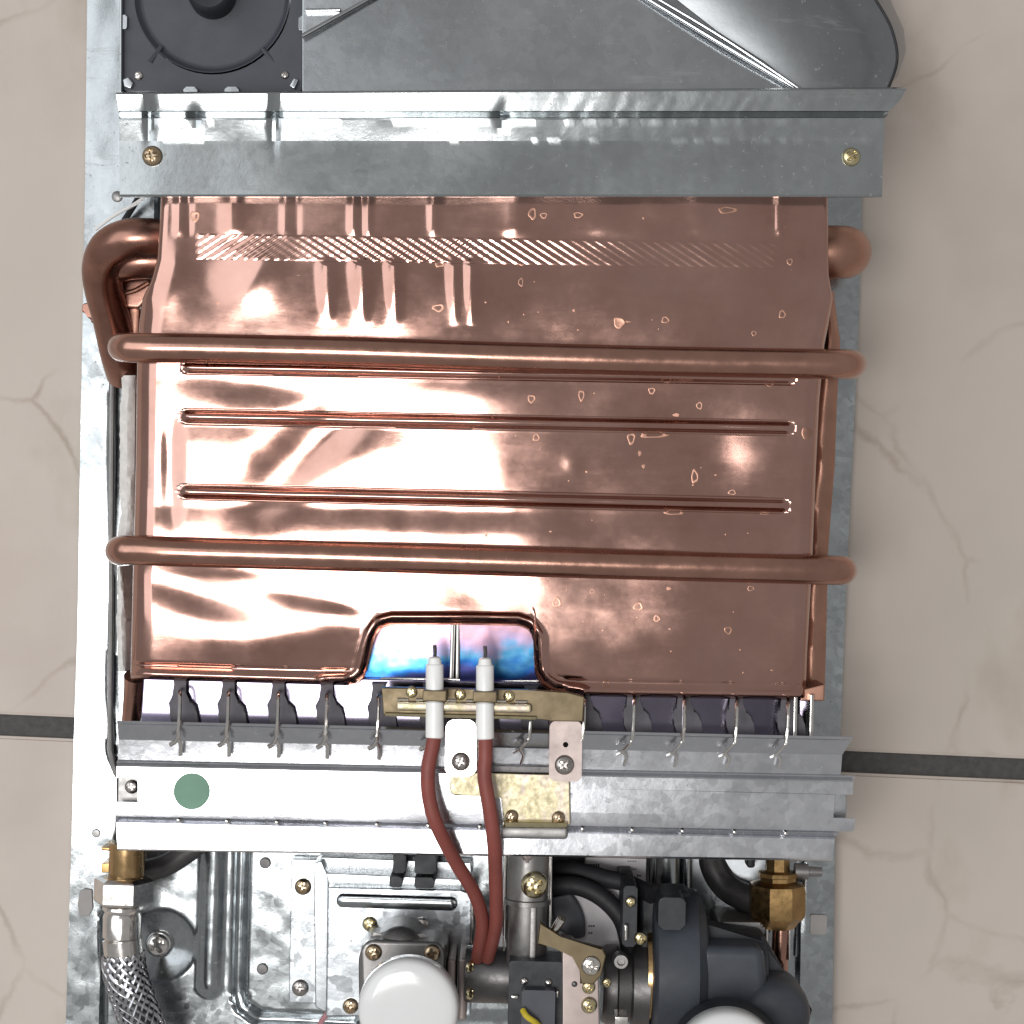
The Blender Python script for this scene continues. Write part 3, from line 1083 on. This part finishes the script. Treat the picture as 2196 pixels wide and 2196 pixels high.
for (x, y, a, b) in SPOTS:
    if a:
        lens(mb, x, y, a, b, R(min(a, b), FZ) * 0.045, front_z, 18, ring=min(a, b) > 5)
for i in range(60):
    x, y = random.uniform(1000, 1700), random.uniform(440, 1450)
    if 500 < y < 600 or 715 < y < 800 or 1160 < y < 1260 or 1280 < y and x < 1240:
        continue
    lens(mb, x, y, random.uniform(1.5, 4), random.uniform(1.5, 4), 0.00006, front_z, 8)
mb.build('splash_marks', M['copper_matt'], hx, label='dried splash marks dotted over the copper', kind='stuff')

# ------------------------------------------------------------------ burner
BZ = 0.105
mb = MB()
mb.plate([(308, 1446), (1700, 1474), (1700, 1600), (300, 1572)], 0.035, BZ, 0.0005)
tray = mb.build('burner_tray', M['blued'], heater, label='glossy dark steel burner tray under the copper jacket')
fins = [386, 490, 597, 701, 812, 922, 1033, 1139, 1253, 1360, 1468, 1580, 1690]
bottle = [(-15, 1456), (-13, 1468), (-11, 1480), (-12, 1490), (-20, 1498), (-25, 1508), (-22, 1522), (-18, 1534), (-17, 1560), (42, 1560), (38, 1545), (36, 1528), (33, 1514), (24, 1505), (14, 1498), (9, 1488), (9, 1476), (13, 1466), (18, 1456)]
bl_me = None
for i, fx in enumerate(fins):
    sk = 0.019 * (fx - 386)
    mb = MB()
    mb.plate([(fx + dx, y + sk) for dx, y in bottle], BZ + 0.0005, BZ + 0.0035, 0.0007)  # plate carries the fin's dark reflection in its colour
    mb.build('fin_reflection', M['reflection_dark'], tray, label='bottle shaped dark plate standing for a fin reflected in the tray' if i == 0 else None)
    mb = MB()
    z = 0.1215
    mb.tube([(fx - 1, 1478 + sk, .100), (fx, 1486 + sk, z - .004), (fx - 1, 1530 + sk, z), (fx - 4, 1570 + sk, z)], R(4.0, z), 8)
    if i >= 7:
        mb.tube([(fx - 4, 1568 + sk, z), (fx - 8, 1574 + sk, z), (fx - 24, 1592 + sk, z - .003), (fx - 38, 1600 + sk, z - .004)], R(3.6, z), 8)
        mb.tube([(fx - 26, 1592 + sk, z - .003), (fx - 17, 1606 + sk, z - .003), (fx - 22, 1624 + sk, z - .004)], R(3.2, z), 8)
    else:
        mb.tube([(fx - 4, 1568 + sk, z), (fx - 3, 1576 + sk, z - .001), (fx - 10, 1590 + sk, z - .003), (fx - 21, 1597 + sk, z - .004)], R(5.0, z), 8)
        mb.tube([(fx - 6, 1582 + sk, z - .002), (fx + 1, 1596 + sk, z - .003), (fx + 1, 1620 + sk, z - .004)], R(4.2, z), 8)
    mb.build('burner_fin', M['nickel'], tray)
# stepped steel liner behind the notch, tinted by the flame
mb = MB()
mb.plate([(790, 1326), (968, 1326), (964, 1462), (780, 1462)], 0.060, 0.102, 0, tilt=lambda x, y: .104 - .088 * (y - 1326) * 1.745e-4)
mb.build('heat_tinted_plate', M['tint'], tray, label='heat tinted pink and blue steel plate behind the left electrode')
mb = MB()
mb.plate([(986, 1326), (1172, 1328), (1172, 1458), (986, 1462)], 0.060, 0.102, 0, tilt=lambda x, y: .1055 - .125 * (y - 1326) * 1.745e-4)
mb.build('heat_tinted_plate', M['tint'], tray, label='heat tinted pink and blue steel plate behind the right electrode')
mb = MB()
mb.tube([(972, 1320, .104), (968, 1456, .104)], R(5, .08), 10, smooth=False)
mb.tube([(983, 1320, .104), (981, 1456, .104)], R(5, .08), 10, smooth=False)
mb.build('flame_divider', M['nickel'], tray)
mb = MB()
mb.plate([(815, 1452), (1165, 1456), (1165, 1480), (815, 1476)], .075, .1025, .0006)
mb.build('liner_edge', M['nickel'], tray)
for x in (1706, 1741):
    mb = MB()
    mb.box(x - 4, 1490, x + 4, 1582, .06, .112, .0003)
    mb.build('side_rail', M['nickel'], tray)
mb = MB()
mb.box(1714, 1488, 1734, 1582, .05, .095, .0003)
mb.build('side_rail', M['blued'], tray)

# burner rail: one long folded sheet
mb = MB()


def rail(prof, t=0.0009):
    rows = []
    for (yl, yr, z, xl, xr) in prof:
        rows.append([P(lerp(xl, xr, j / 160), lerp(yl, yr, j / 160), z + 0.00018 * noise.noise(Vector((lerp(xl, xr, j / 160) / 150, yl / 60, 12)))) for j in range(161)])
    mb.rows(rows, t)


rail([(1549, 1584, .098, 252, 1826), (1546, 1581, .1195, 251, 1828), (1551, 1586, .1200, 251, 1828), (1553, 1588, .1190, 252, 1826), (1586, 1619, .1145, 255, 1806), (1587, 1620, .11448, 255, 1806), (1629, 1661, .1140, 253, 1803), (1632, 1664, .1148, 251, 1834), (1635, 1667, .1150, 250, 1835), (1638, 1670, .1140, 250, 1830), (1640, 1674, .1128, 250, 1832)])
rail([(1640, 1674, .1128, 250, 1832), (1644, 1677, .1125, 250, 1830), (1667, 1704, .1125, 250, 1829)])
rail([(1667, 1704, .1125, 296, 1790), (1720, 1755, .1125, 296, 1787)])
rail([(1720, 1755, .1125, 250, 1834), (1744, 1777, .1124, 249, 1832), (1750, 1783, .1123, 249, 1828), (1752, 1786, .1090, 249, 1800), (1759, 1793, .1085, 249, 1792), (1762, 1796, .1090, 250, 1790), (1764, 1800, .1105, 250, 1790), (1790, 1815, .1106, 250, 1788), (1820, 1842, .1106, 252, 1786), (1823, 1846, .1095, 252, 1786), (1824, 1847, .060, 252, 1786)])
railo = mb.build('burner_rail', M['steel_rail'], heater, label='long folded zinc rail carrying the burner, green dot sticker at left', angle=11)
mb = MB()
mb.box(252, 1662, 300, 1726, .095, .1065, .0005)
mb.build('mounting_tab', M['cast'], railo)
screw(283, 1687, .1066, 15, railo, 'screw_grey')
mb = MB()
mb.box(1784, 1700, 1816, 1760, .09, .1045, .0005)
mb.build('mounting_tab', M['galv_dull'], railo)
for i, fx in enumerate(fins):
    x = fx - 4
    mb = MB()
    yy = 1755 + 0.0215 * (x - 250)
    mb.box(x - 4, yy - 2, x + 4, yy + 6, .108, .1128, .0004)
    mb.build('spot_tab', M['nickel'], railo)
mb = MB()
mb.plate(circ(411, 1697, 39, 40), .1124, .1129, .0001)
mb.build('round_sticker', M['green'], railo, label='round green sticker on the left of the zinc rail')

# ------------------------------------------------------------------ electrodes and their bracket
EZ = 0.126
mb = MB()
mb.plate([(818, 1474), (1130, 1480), (1215, 1484), (1254, 1494), (1250, 1548), (1180, 1547), (1150, 1541), (822, 1533)], EZ - .004, EZ, 0.0005)
ebr = mb.build('electrode_bracket', M['olive'], heater, label='dark olive passivated bracket holding two white electrodes')
mb = MB()
mb.box(850, 1507, 1140, 1527, EZ - .002, EZ + .0022, .0010, rot=.019)
mb.build('clamp_bar', M['passivate'], ebr)
mb = MB()
mb.tube([(826, 1532, EZ + .001), (1150, 1540, EZ + .001)], R(4, EZ), 8, smooth=False)
mb.build('lower_lip', M['screw_gold'], ebr)
mb = MB()
for x0 in (852, 892, 954, 1000, 1062, 1106):
    yy = 1500 + .019 * (x0 - 850)
    mb.tube([(x0, yy, EZ + .0008), (x0 + 24, yy + .4, EZ + .0008)], R(3, EZ), 8, smooth=False)
    mb.build('clamp_lip', M['nickel'], ebr)
    mb = MB()
for (x, y) in ((883, 1484), (987, 1489), (1092, 1493)):
    screw(x, y, EZ - .0005, 13, ebr, 'screw_gold')
for k, x in enumerate((932, 1040)):
    dy = 0.02 * (x - 932)
    z = EZ + .0035
    mb = MB()
    mb.lathe((x, 1408 + dy, z), (x, 1600 + dy, z), [(0, 8), (3, 13), (15, 15), (17, 18), (19, 19), (70, 19), (72, 17), (96, 17), (98, 19), (172, 19.5), (174, 17), (176, 15)], 24)
    el = mb.build('electrode', M['ceramic'], ebr)
    mb = MB()
    mb.box(x - 26, 1480 + dy, x + 26, 1505 + dy, z, z + R(21, z), .0006)
    mb.build('clip', M['olive'], ebr)
    mb = MB()
    mb.tube([(x, 1384 + dy, z + .0015), (x + 1, 1398 + dy, z + .001), (x, 1414 + dy, z)], R(4, z), 8)
    mb.build('electrode_tip', M['cast_dark'], ebr)
for (x0, y0, x1, y1, lab) in ((955, 1543, 1022, 1666, 'bright steel tab with a black screw left of the right cable'), (1178, 1546, 1248, 1676, 'pale iridescent steel tab with a small hole and a screw')):
    mb = MB()
    pts = rrect(x0, y0, x1, y1, 15, .012)
    if x0 > 1100:
        mb.plate(pts, .1150, .1222, holes=[circ(1213, 1597, 6, 14)])
    else:
        mb.plate(pts, .1150, .1222, .0004)
    mb.build('bracket_tab', M['pinkmetal'] if x0 > 1100 else M['nickel'], ebr, label=lab)
screw(988, 1633, .1222, 20, ebr, 'screw_grey')
screw(1210, 1640, .1222, 21, ebr, 'screw_grey')
# yellow passivated plate below
mb = MB()
mb.plate([(966, 1655), (1222, 1662), (1224, 1770), (1080, 1766), (1078, 1708), (972, 1706), (964, 1696)], .1135, .1162, .0006)
gp = mb.build('gas_manifold_plate', M['passivate'], heater, label='iridescent yellow passivated plate below the electrodes')
for (x, y) in ((1097, 1751), (1197, 1754)):
    screw(x, y, .117, 14, gp, 'screw')
mb = MB()
mb.box(1078, 1763, 1218, 1776, .110, .1205, .0012, rot=.012)
mb.build('flange_lip', M['screw_gold'], gp)
mb = MB()
mb.box(1072, 1774, 1218, 1800, .088, .1195, .0012, rot=.012)
mb.build('flange', M['cast'], gp)
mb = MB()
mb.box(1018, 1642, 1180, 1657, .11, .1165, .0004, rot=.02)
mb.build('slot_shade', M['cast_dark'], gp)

# ------------------------------------------------------------------ lower compartment
# gas pipe
pz = .078
mb = MB()
mb.lathe((1135, 1786, pz), (1128, 2070, pz), [(0, 47), (138, 47), (140, 51), (150, 51), (152, 44), (276, 42), (284, 38)], 36)
pipe = mb.build('gas_pipe', M['cast'], heater, label='grey cast gas pipe running down from the manifold plate')
mb = MB()
mb.tube([(1132, 1812, pz + R(47, pz)), (1130, 1826, pz + R(47, pz)), (1131, 1850, pz + R(47, pz))], R(4, pz), 8)
mb.dome(1131, 1833, pz + R(45, pz), 14, .001)
mb.build('keyhole_tab', M['pinkmetal'], pipe)
screw(1146, 1897, pz + R(46, pz), 29, pipe, 'screw_gold', label='large yellow zinc screw on the gas pipe')
mb = MB()
mb.box(1136, 1946, 1150, 2062, pz + R(39, pz), pz + R(45, pz), .0006, rot=.02)
mb.build('moulded_ridge', M['cast'], pipe)
mb = MB()
mb.box(1178, 1800, 1184, 1990, .03, .080, .0005, rot=.012)
mb.box(1079, 1800, 1085, 2040, .03, .080, .0005, rot=.012)
mb.build('pipe_strap', M['nickel'], pipe)

# valve bracket on the left of the pipe
mb = MB()
mb.box(622, 1843, 684, 2152, .009, .0155, .0005, rot=.018)
vb_ = mb.build('valve_bracket', M['galv_spangle'], heater, label='spangled galvanised valve bracket with screws, left of the white knob')
screw(650, 1901, .0155, 18, vb_, 'screw')
screw(644, 2118, .0155, 18, vb_, 'screw_grey')
mb = MB()
mb.plate([(672, 1852), (690, 1846), (704, 1880), (704, 2176), (676, 2160)], .010, .026, .0006)
mb.build('side_wall', M['galv_dull'], vb_)
mb = MB()
mb.plate([(688, 1838), (1010, 1850), (1012, 1884), (700, 1878)], .010, .020, .0005)
mb.build('top_wall', M['galv_dull'], vb_)
mb = MB()
mb.plate([(700, 1873), (992, 1886), (990, 1908), (704, 1900)], .016, .034, .0005)
mb.build('step', M['galv'], vb_)
mb = MB()
mb.plate([(702, 1903), (990, 1909), (1006, 1914), (1013, 1926), (1010, 2180), (698, 2182)], .02, .040, .0010)
mb.build('front_plate', M['galv_spangle'], vb_)
mb = MB()
mb.tube([(736, 1931, .0405), (966, 1938, .0405)], R(15, .04), 18, smooth=False, flat=0.5)
mb.dome(736, 1931, .0405, 15, R(7.5, .04), seg=24)
mb.dome(966, 1938, .0405, 15, R(7.5, .04), seg=24)
mb.build('pressed_bead', M['galv'], vb_)
mb = MB()
mb.box(1010, 1912, 1016, 2025, .02, .043, .0004, rot=.015)
mb.build('edge_fold', M['nickel'], vb_)
for q in ((843, 1831, 870, 1872), (889, 1833, 935, 1874), (835, 1880, 862, 1903), (889, 1882, 931, 1905)):
    mb = MB()
    mb.box(*q, .02, .045, .0008, 4)
    mb.build('cable_clip', M['black'], vb_)
screw(793, 1981, .040, 16, vb_, 'screw_gold')
screw(905, 1983, .040, 16, vb_, 'screw_grey')
screw(752, 2157, .040, 17, vb_, 'screw')
mb = MB()
mb.tube([(708, 2165, .03), (697, 2180, .03), (684, 2200, .028), (672, 2230, .025)], R(6, .03), 10)
tag(mb.build('pink_wire', M['pink']), 'short pink wire at the bottom edge below the valve bracket', 'wire')

# water valve with white knob
wz = .072
mb = MB()
mb.plate([(775, 2030), (786, 2014), (805, 2010), (830, 1996), (856, 1989), (884, 1996), (905, 2012), (945, 2016), (958, 2030), (962, 2230), (770, 2230), (768, 2060)], .04, wz - .008, .002, seg=3)
wv = mb.build('water_valve', M['cast'], heater, label='grey cast water valve body under the left white knob')
mb = MB()
mb.plate([(772, 2040), (780, 2024), (798, 2016), (935, 2021), (950, 2030), (956, 2050), (950, 2230), (778, 2230)], .05, wz, .002, seg=3)
mb.build('valve_cover', M['cast'], wv)
mb = MB()
mb.dome(857, 2036, wz - .008, 50, .008, seg=32)
mb.build('diaphragm_cap', M['cast'], wv)
screw(801, 2042, wz, 18, wv, 'screw')
screw(927, 2043, wz, 18, wv, 'screw')
mb = MB()
mb.dome(872, 2152, wz, 86, .037, [(1, 0), (1, .2), (.92, .25), (.92, 1), (0, 1)])
mb.build('knob_base', M['cast'], wv)
mb = MB()
mb.dome(878, 2152, .108, 107, .0115, [(.97, 0), (1.0, .08), (1.0, .55), (.99, .70), (.965, .82), (.92, .90), (.84, .95), (.7, .98), (.5, .992), (.25, 1.0), (0, 1.0)], 72)
mb.build('control_knob', M['white'], wv, label='round white plastic knob at the bottom centre', angle=60)
for q in ((958, 2058, 977, 2185), (982, 2056, 1001, 2190)):
    mb = MB()
    mb.box(*q, .04, .066, .0012)
    mb.build('valve_flange', M['pinkmetal'], wv)
mb = MB()
mb.lathe((998, 2088, .062), (1110, 2091, .062), [(0, 58), (4, 60), (96, 60), (100, 56)], 40)
mb.build('valve_barrel', M['cast_dark'], wv, label='dark grey cylindrical barrel right of the left knob')
for y in (2073, 2130):
    screw(1007, y, .072, 13, wv, 'screw_gold', tilt=(0, 1.0, 0))

# micro switch block
mb = MB()
mb.box(1090, 2062, 1206, 2240, .05, .092, .0012, 4)
ms = mb.build('micro_switch', M['black'], heater, label='black plastic switch block below the gas pipe')
mb = MB()
mb.box(1118, 2124, 1190, 2240, .08, .098, .0012, 3)
mb.build('switch_body', M['charcoal'], ms)
for (x, y) in ((1124, 2104), (1176, 2107)):
    mb = MB()
    mb.dome(x, y, .092, 9, .0014, seg=16)
    mb.build('rivet', M['nickel'], ms)
mb = MB()
mb.box(1096, 2135, 1112, 2142, .09, .094, .0004)
mb.box(1192, 2125, 1198, 2140, .09, .094, .0004)
mb.build('contact', M['nickel'], ms)
mb = MB()
mb.tube([(1121, 2166, .100), (1130, 2180, .102), (1152, 2196, .100), (1178, 2225, .09)], R(6.5, .1), 10)
tag(mb.build('yellow_wire', M['yellow']), 'yellow wire leaving the black switch block at the bottom edge', 'wire')

# gas valve: black moulded body with cast collar
gz = .088
mb = MB()
mb.plate([(1372, 1912), (1480, 1912), (1500, 1990), (1640, 2008), (1690, 2096), (1724, 2150), (1700, 2240), (1372, 2240)], .05, .066, .002, seg=3)
gv = mb.build('gas_valve', M['black'], heater, label='large dark moulded gas valve with a rounded motor body at lower right')
mb = MB()
mb.lathe((1392, 2076, .056), (1512, 2079, .056), [(0, 150), (2, 166), (8, 172), (60, 174), (92, 170), (96, 160), (108, 152), (116, 130)], 64)
mb.build('solenoid_body', M['valveblack'], gv, angle=40)
mb = MB()
mb.lathe((1500, 2086, .060), (1668, 2090, .060), [(0, 82), (120, 82), (136, 78), (140, 66)], 48)
mb.build('motor_body', M['valveblack'], gv, angle=40)
mb = MB()
mb.plate([(1498, 2030), (1640, 2034), (1660, 2240), (1498, 2240)], .05, .082, .004, seg=4)
mb.build('moulded_block', M['valveblack'], gv)
mb = MB()
mb.box(1412, 1925, 1470, 1994, .07, .0855, .0007, 10)
mb.build('moulded_cap', M['black'], gv)
mb = MB()
mb.dome(1648, 2148, .060, 76, .026, [(1, 0), (1, .55), (.97, .72), (.88, .86), (.72, .95), (.4, 1), (0, 1)], 48)
mb.build('motor_cap', M['valveblack'], gv, angle=50)
mb = MB()
mb.box(1708, 2158, 1738, 2192, .05, .075, .001, 3, rot=.3)
mb.build('plug', M['rubber'], gv)
mb = MB()
mb.dome(1556, 2268, .112, 112, .0115, [(.97, 0), (1.0, .08), (1.0, .55), (.99, .70), (.965, .82), (.92, .90), (.84, .95), (.7, .98), (.5, .992), (.25, 1.0), (0, 1.0)], 72)
mb.build('control_knob', M['white'], gv, label='round white plastic knob cut off by the bottom right edge', angle=60)
mb = MB()
mb.dome(1556, 2262, gz, 122, .02, [(1, 0), (.97, .9), (.9, 1), (0, 1)], 56)
mb.build('knob_base', M['black'], gv)
# cast collar + brass ring
mb = MB()
mb.lathe((1290, 2110, .060), (1392, 2113, .060), [(0, 78), (10, 84), (30, 84), (34, 78), (60, 76), (64, 92), (98, 96)], 44)
mb.build('valve_collar', M['cast_dark'], gv)
mb = MB()
mb.lathe((1382, 2085, .058), (1396, 2085.3, .058), [(0, 98), (1, 104), (10, 105), (13, 100)], 52)
mb.build('brass_ring', M['brass'], gv)
mb = MB()
mb.dome(1330, 2055, .078, 17, .006, [(1, 0), (1, .6), (.85, 1), (.5, 1), (.45, .7), (0, .7)], 24)
mb.build('stud', M['cast'], gv)
for (x, y, r) in ((1352, 1934, 11), (1374, 2012, 14)):
    screw(x, y, .084, r, gv, 'screw_gold')
mb = MB()
mb.box(1336, 1900, 1366, 2030, .04, .082, .001, 5)
mb.build('coil_frame', M['black'], gv)
mb = MB()
mb.box(1338, 1984, 1346, 2018, .08, .086, .0006)
mb.build('terminal', M['nickel'], gv)
mb = MB()
mb.box(1318, 2180, 1348, 2205, .08, .090, .0006)
mb.build('terminal', M['nickel'], gv)
# lever plate
mb = MB()
mb.plate([(1206, 2036), (1232, 2042), (1284, 2100), (1287, 2240), (1206, 2240)], .070, .0975, .0006)
lv = mb.build('lever_plate', M['pinkmetal'], heater, label='pale pinkish metal plate with brass screws beside the black gas valve')
mb = MB()
mb.plate([(1158, 1976), (1172, 1990), (1200, 2012), (1292, 2034), (1300, 2050), (1290, 2092), (1272, 2112), (1244, 2110), (1246, 2080), (1230, 2050), (1190, 2030), (1152, 2026)], .097, .1005, .0006)
mb.build('lever_arm', M['olive'], lv)
screw(1267, 2070, .1005, 21, lv, 'nickel', label='bright cross head screw on the lever')
screw(1262, 2117, .0985, 14, lv, 'screw_gold')
screw(1263, 2156, .0985, 17, lv, 'screw_gold')
screw(1301, 2107, .095, 10, lv, 'screw_gold')
mb = MB()
mb.dome(1232, 2110, .0972, 7, .0008, seg=14)
mb.build('hole_bush', M['cast_dark'], lv)
mb = MB()
mb.tube([(1180, 2010, .095), (1196, 1984, .100), (1206, 1968, .102)], R(10, .1), 12)
mb.build('lever_pin', M['nickel'], lv)
mb = MB()
mb.box(1172, 2020, 1204, 2056, .06, .075, .002, 8)
mb.build('bush', M['galv'], lv)

# black leads looping from the pipe to the valve
mb = MB()
mb.tube([(1180, 1900, .056), (1236, 1900, .059), (1290, 1924, .061), (1334, 1972, .062), (1352, 2040, .06)], R(20, .06), 14)
tag(mb.build('black_lead', M['rubber']), 'thick black lead looping in an arc over the white label', 'cable', 'black leads beside the gas pipe')
mb = MB()
mb.tube([(1178, 1868, .045), (1230, 1866, .05), (1300, 1884, .056), (1350, 1896, .06), (1400, 1920, .07)], R(19, .055), 14)
tag(mb.build('black_lead', M['rubber']), 'upper black lead running from the gas pipe to the valve', 'cable', 'black leads beside the gas pipe')
mb = MB()
mb.box(1178, 1838, 1262, 1885, .012, .030, .001)
mb.build('dark_bracket', M['cast_dark'], heater)
mb = MB()
mb.plate([(1180, 1925), (1225, 1915), (1246, 1945), (1256, 1975), (1256, 2012), (1230, 2016), (1190, 1990)], .03, .0575, .0015)
mb.build('sensor_block', M['charcoal'], heater)
# white labels on the panel with tiny print
for (q, z, marks) in (([(1212, 1905), (1352, 1905), (1352, 2036), (1212, 2036)], .054, [(1262, 1984, 1280, 1988), (1262, 1999, 1274, 2003)]),
                      ([(1256, 1838), (1386, 1842), (1384, 1905), (1256, 1900)], .041, [(1262, 1853, 1290, 1861), (1346, 1846, 1370, 1848), (1346, 1863, 1370, 1865), (1366, 1876, 1376, 1880)])):
    mb = MB()
    mb.plate(q, .006, z, .0002)
    lb = mb.build('paper_label', M['paper'], heater, label='pale label with small dark print, ' + ('under the looping black leads' if z > .05 else 'just below the rail, right of the gas pipe'))
    mb = MB()
    for (a, b, c, d) in marks:
        n = max(2, int((c - a) / 5))
        for k in range(n):
            mb.box(a + k * 5, b, a + k * 5 + 3.4, d, z, z + .0002, 0)
    mb.build('print', M['ink'], lb)
mb = MB()
mb.plate([(1046, 2030), (1086, 1994), (1086, 2032)], .05, .062, .0004)
mb.build('bracket_corner', M['paper'], heater)

# right: brass union and copper pipe
bz = .042
mb = MB()
mb.lathe((1668, 1812, bz), (1666, 2000, bz), [(0, 30), (20, 30), (22, 26), (54, 27), (58, 42), (66, 44), (68, 40), (76, 40), (84, 60), (96, 62), (140, 62), (152, 60), (164, 46), (176, 38), (178, 30)], 8, math.pi / 8)
ub = mb.build('brass_union', M['brass_dark'], heater, label='tarnished brass union nut on the right water pipe', angle=20)
mb = MB()
mb.tube([(1676, 1976, bz), (1674, 2020, bz), (1672, 2056, bz), (1676, 2060, bz), (1675, 2110, bz - .004)], R(19, bz), 16, 6, radii=[(0, 1), (.5, 1), (.56, .78), (1, .72)])
mb.build('copper_pipe', M['copper_tube'], ub)
mb = MB()
mb.box(1640, 1985, 1648, 2050, .03, .045, .0005)
mb.box(1690, 1985, 1696, 2060, .03, .045, .0005)
mb.build('bracket_leg', M['nickel'], ub)
mb = MB()
mb.lathe((1704, 1868, bz), (1762, 1870, bz), [(0, 17), (28, 17), (30, 11), (58, 10)], 14)
mb.build('drain_pin', M['cast'], ub)
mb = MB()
mb.tube([(1522, 1800, .014), (1530, 1856, .018), (1566, 1908, .024), (1640, 1940, .036)], R(30, .02), 18)  # dark tube built where a band of shade crosses the panel
mb.build('right_shade_tube', M['cast_dark'], heater, label='dark bent tube standing in for a band of shade beside the right brass union')
SPL = lambda x, y: .018 + .000026 * (x - 1480)
mb = MB()
mb.plate([(1484, 1812), (1652, 1812), (1652, 2000), (1484, 2000)], .008, .02, 0, tilt=SPL)  # plate added, its slope set to reflect the lamp and look brighter
spl = mb.build('lamp_catch_plate', M['galv_collar'], heater, label='galvanised plate added and tilted to catch the lamp, wet with drops, left of the brass union')
for (x, r) in ((1402, 8), (1432, 27), (1474, 9)):
    mb = MB()
    mb.tube([(x + 1, 1800, .022), (x - 2, 2010, .022)], R(r, .022), 18, smooth=False, flat=.6)
    mb.build('pressed_rib', M['galv'], panel)
mb = MB()
mb.box(1603, 1815, 1620, 1862, .018, .030, .001)
mb.build('dark_stud', M['rubber'], heater)
mb = MB()
for i in range(60):
    a = random.uniform(0, 1)
    x, y = random.gauss(1530, 34), random.gauss(1935, 26)
    if not (1482 < x < 1605 and 1880 < y < 1976) or y < 1880 + (x - 1525) * .6:
        continue
    s = random.uniform(2.2, 5.5)
    lens(mb, x, y, s, s * random.uniform(.9, 1.7), R(s, .01) * .55, SPL, 12)
mb.build('water_drops', M['water'], spl, kind='stuff', label='water drops beaded on the plate')
mb = MB()
mb.box(1540, 1978, 1640, 2012, .02, .05, .003, 10)
mb.build('pipe_clamp', M['cast'], heater)

# left: brass inlet, nut and braided hose
lz = .036
mb = MB()
mb.lathe((273, 1806, lz), (271, 1890, lz), [(0, 38), (70, 38), (76, 36), (84, 34)], 32)
inl = mb.build('brass_inlet', M['brass'], heater, label='brass inlet stub on the left above the braided hose')
mb = MB()
mb.plate([(217, 1816), (240, 1818), (240, 1826), (217, 1824)], .02, .036, .0004)
mb.plate([(216, 1852), (240, 1850), (240, 1872), (218, 1872)], .02, .036, .0004)
mb.build('retaining_clip', M['brass_dark'], inl)
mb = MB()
mb.tube([(440, 1796, .012), (400, 1828, .014), (350, 1858, .018), (290, 1872, .026)], R(24, .018), 16)  # tube put in for the shadow beside the inlet
mb.build('left_shade_tube', M['cast_dark'], heater, label='dark bent tube in place of a shadow beside the left brass inlet')
hose = bpy.data.objects.new('braided_hose', None)
COL.objects.link(hose)
hose.location = P(270, 2000, 0.0)
WL[hose] = Vector(hose.location)
tag(hose, 'steel braided hose with a chrome nut screwed to the brass inlet', 'hose')
mb = MB()
mb.lathe((266, 1880, lz), (264, 1940, lz), [(0, 52), (5, 62), (8, 64), (50, 64), (54, 62), (58, 52)], 6, math.pi / 6)
mb.build('hex_nut', M['nickel'], hose, angle=18)
mb = MB()
mb.lathe((263, 1938, lz), (261, 2022, lz), [(0, 36), (4, 42), (10, 43), (16, 40), (18, 38), (26, 41), (70, 41), (74, 38), (80, 36)], 32)
mb.build('ferrule', M['nickel'], hose)
mb = MB()
mb.lathe((262, 2012, lz), (266, 2056, lz), [(0, 38), (2, 42), (36, 42), (40, 38)], 32)
mb.build('crimp_sleeve', M['nickel'], hose)
hp_ = [P(x, y, z) for x, y, z in ((264, 2045, lz), (268, 2085, lz), (285, 2140, lz), (308, 2205, lz + .001), (335, 2290, lz))]
hpath = catmull(hp_, 26)
RH = R(44, lz)
mb = MB()
mb.tube(hp_, RH * .93, 24, 14, world=True)
mb.build('hose_core', M['rubber'], hose)
mb = MB()
cum = [0]
for a, b in zip(hpath, hpath[1:]):
    cum.append(cum[-1] + (b - a).length)
for sgn in (1, -1):
    for k in range(16):
        line = []
        for i in range(len(hpath)):
            t = (hpath[min(i + 1, len(hpath) - 1)] - hpath[max(i - 1, 0)]).normalized()
            e1 = Vector((0, 0, 1))
            e1 = (e1 - t * e1.dot(t)).normalized()
            e2 = t.cross(e1)
            a = 2 * math.pi * k / 16 + sgn * cum[i] / 0.0105
            rr = RH * (0.965 + 0.03 * math.cos(16 * a / 2 * 1.0 + (math.pi if sgn < 0 else 0)))
            line.append(hpath[i] + (e1 * math.cos(a) + e2 * math.sin(a)) * rr)
        mb.tube(line, 0.00085, 8, world=True, smooth=False, cap=False, flat=0.45)
mb.build('braid', M['wire'], hose, kind='stuff')

# ------------------------------------------------------------------ red ignition cables
mb = MB()
z = .1295
mb.tube([(932, 1574, z), (928, 1600, z + .001), (918, 1650, z + .002), (920, 1710, z + .001), (938, 1772, z - .001), (978, 1850, .118), (1012, 1905, .108), (1030, 1950, .098), (1034, 1992, .088), (1024, 2055, .070)], R(15.5, z), 16, 10)
tag(mb.build('ignition_cable', M['red']), 'brick red ignition cable on the left, bowing outward below its electrode', 'cable', 'red ignition cables')
mb = MB()
mb.tube([(1041, 1576, z), (1041, 1620, z + .001), (1039, 1665, z + .001), (1050, 1735, z), (1060, 1810, z - .004), (1063, 1880, .112), (1064, 1945, .100), (1062, 1992, .090), (1046, 2055, .072)], R(15.5, z), 16, 10)
tag(mb.build('ignition_cable', M['red']), 'brick red ignition cable on the right, hanging nearly straight beside the gas pipe', 'cable', 'red ignition cables')
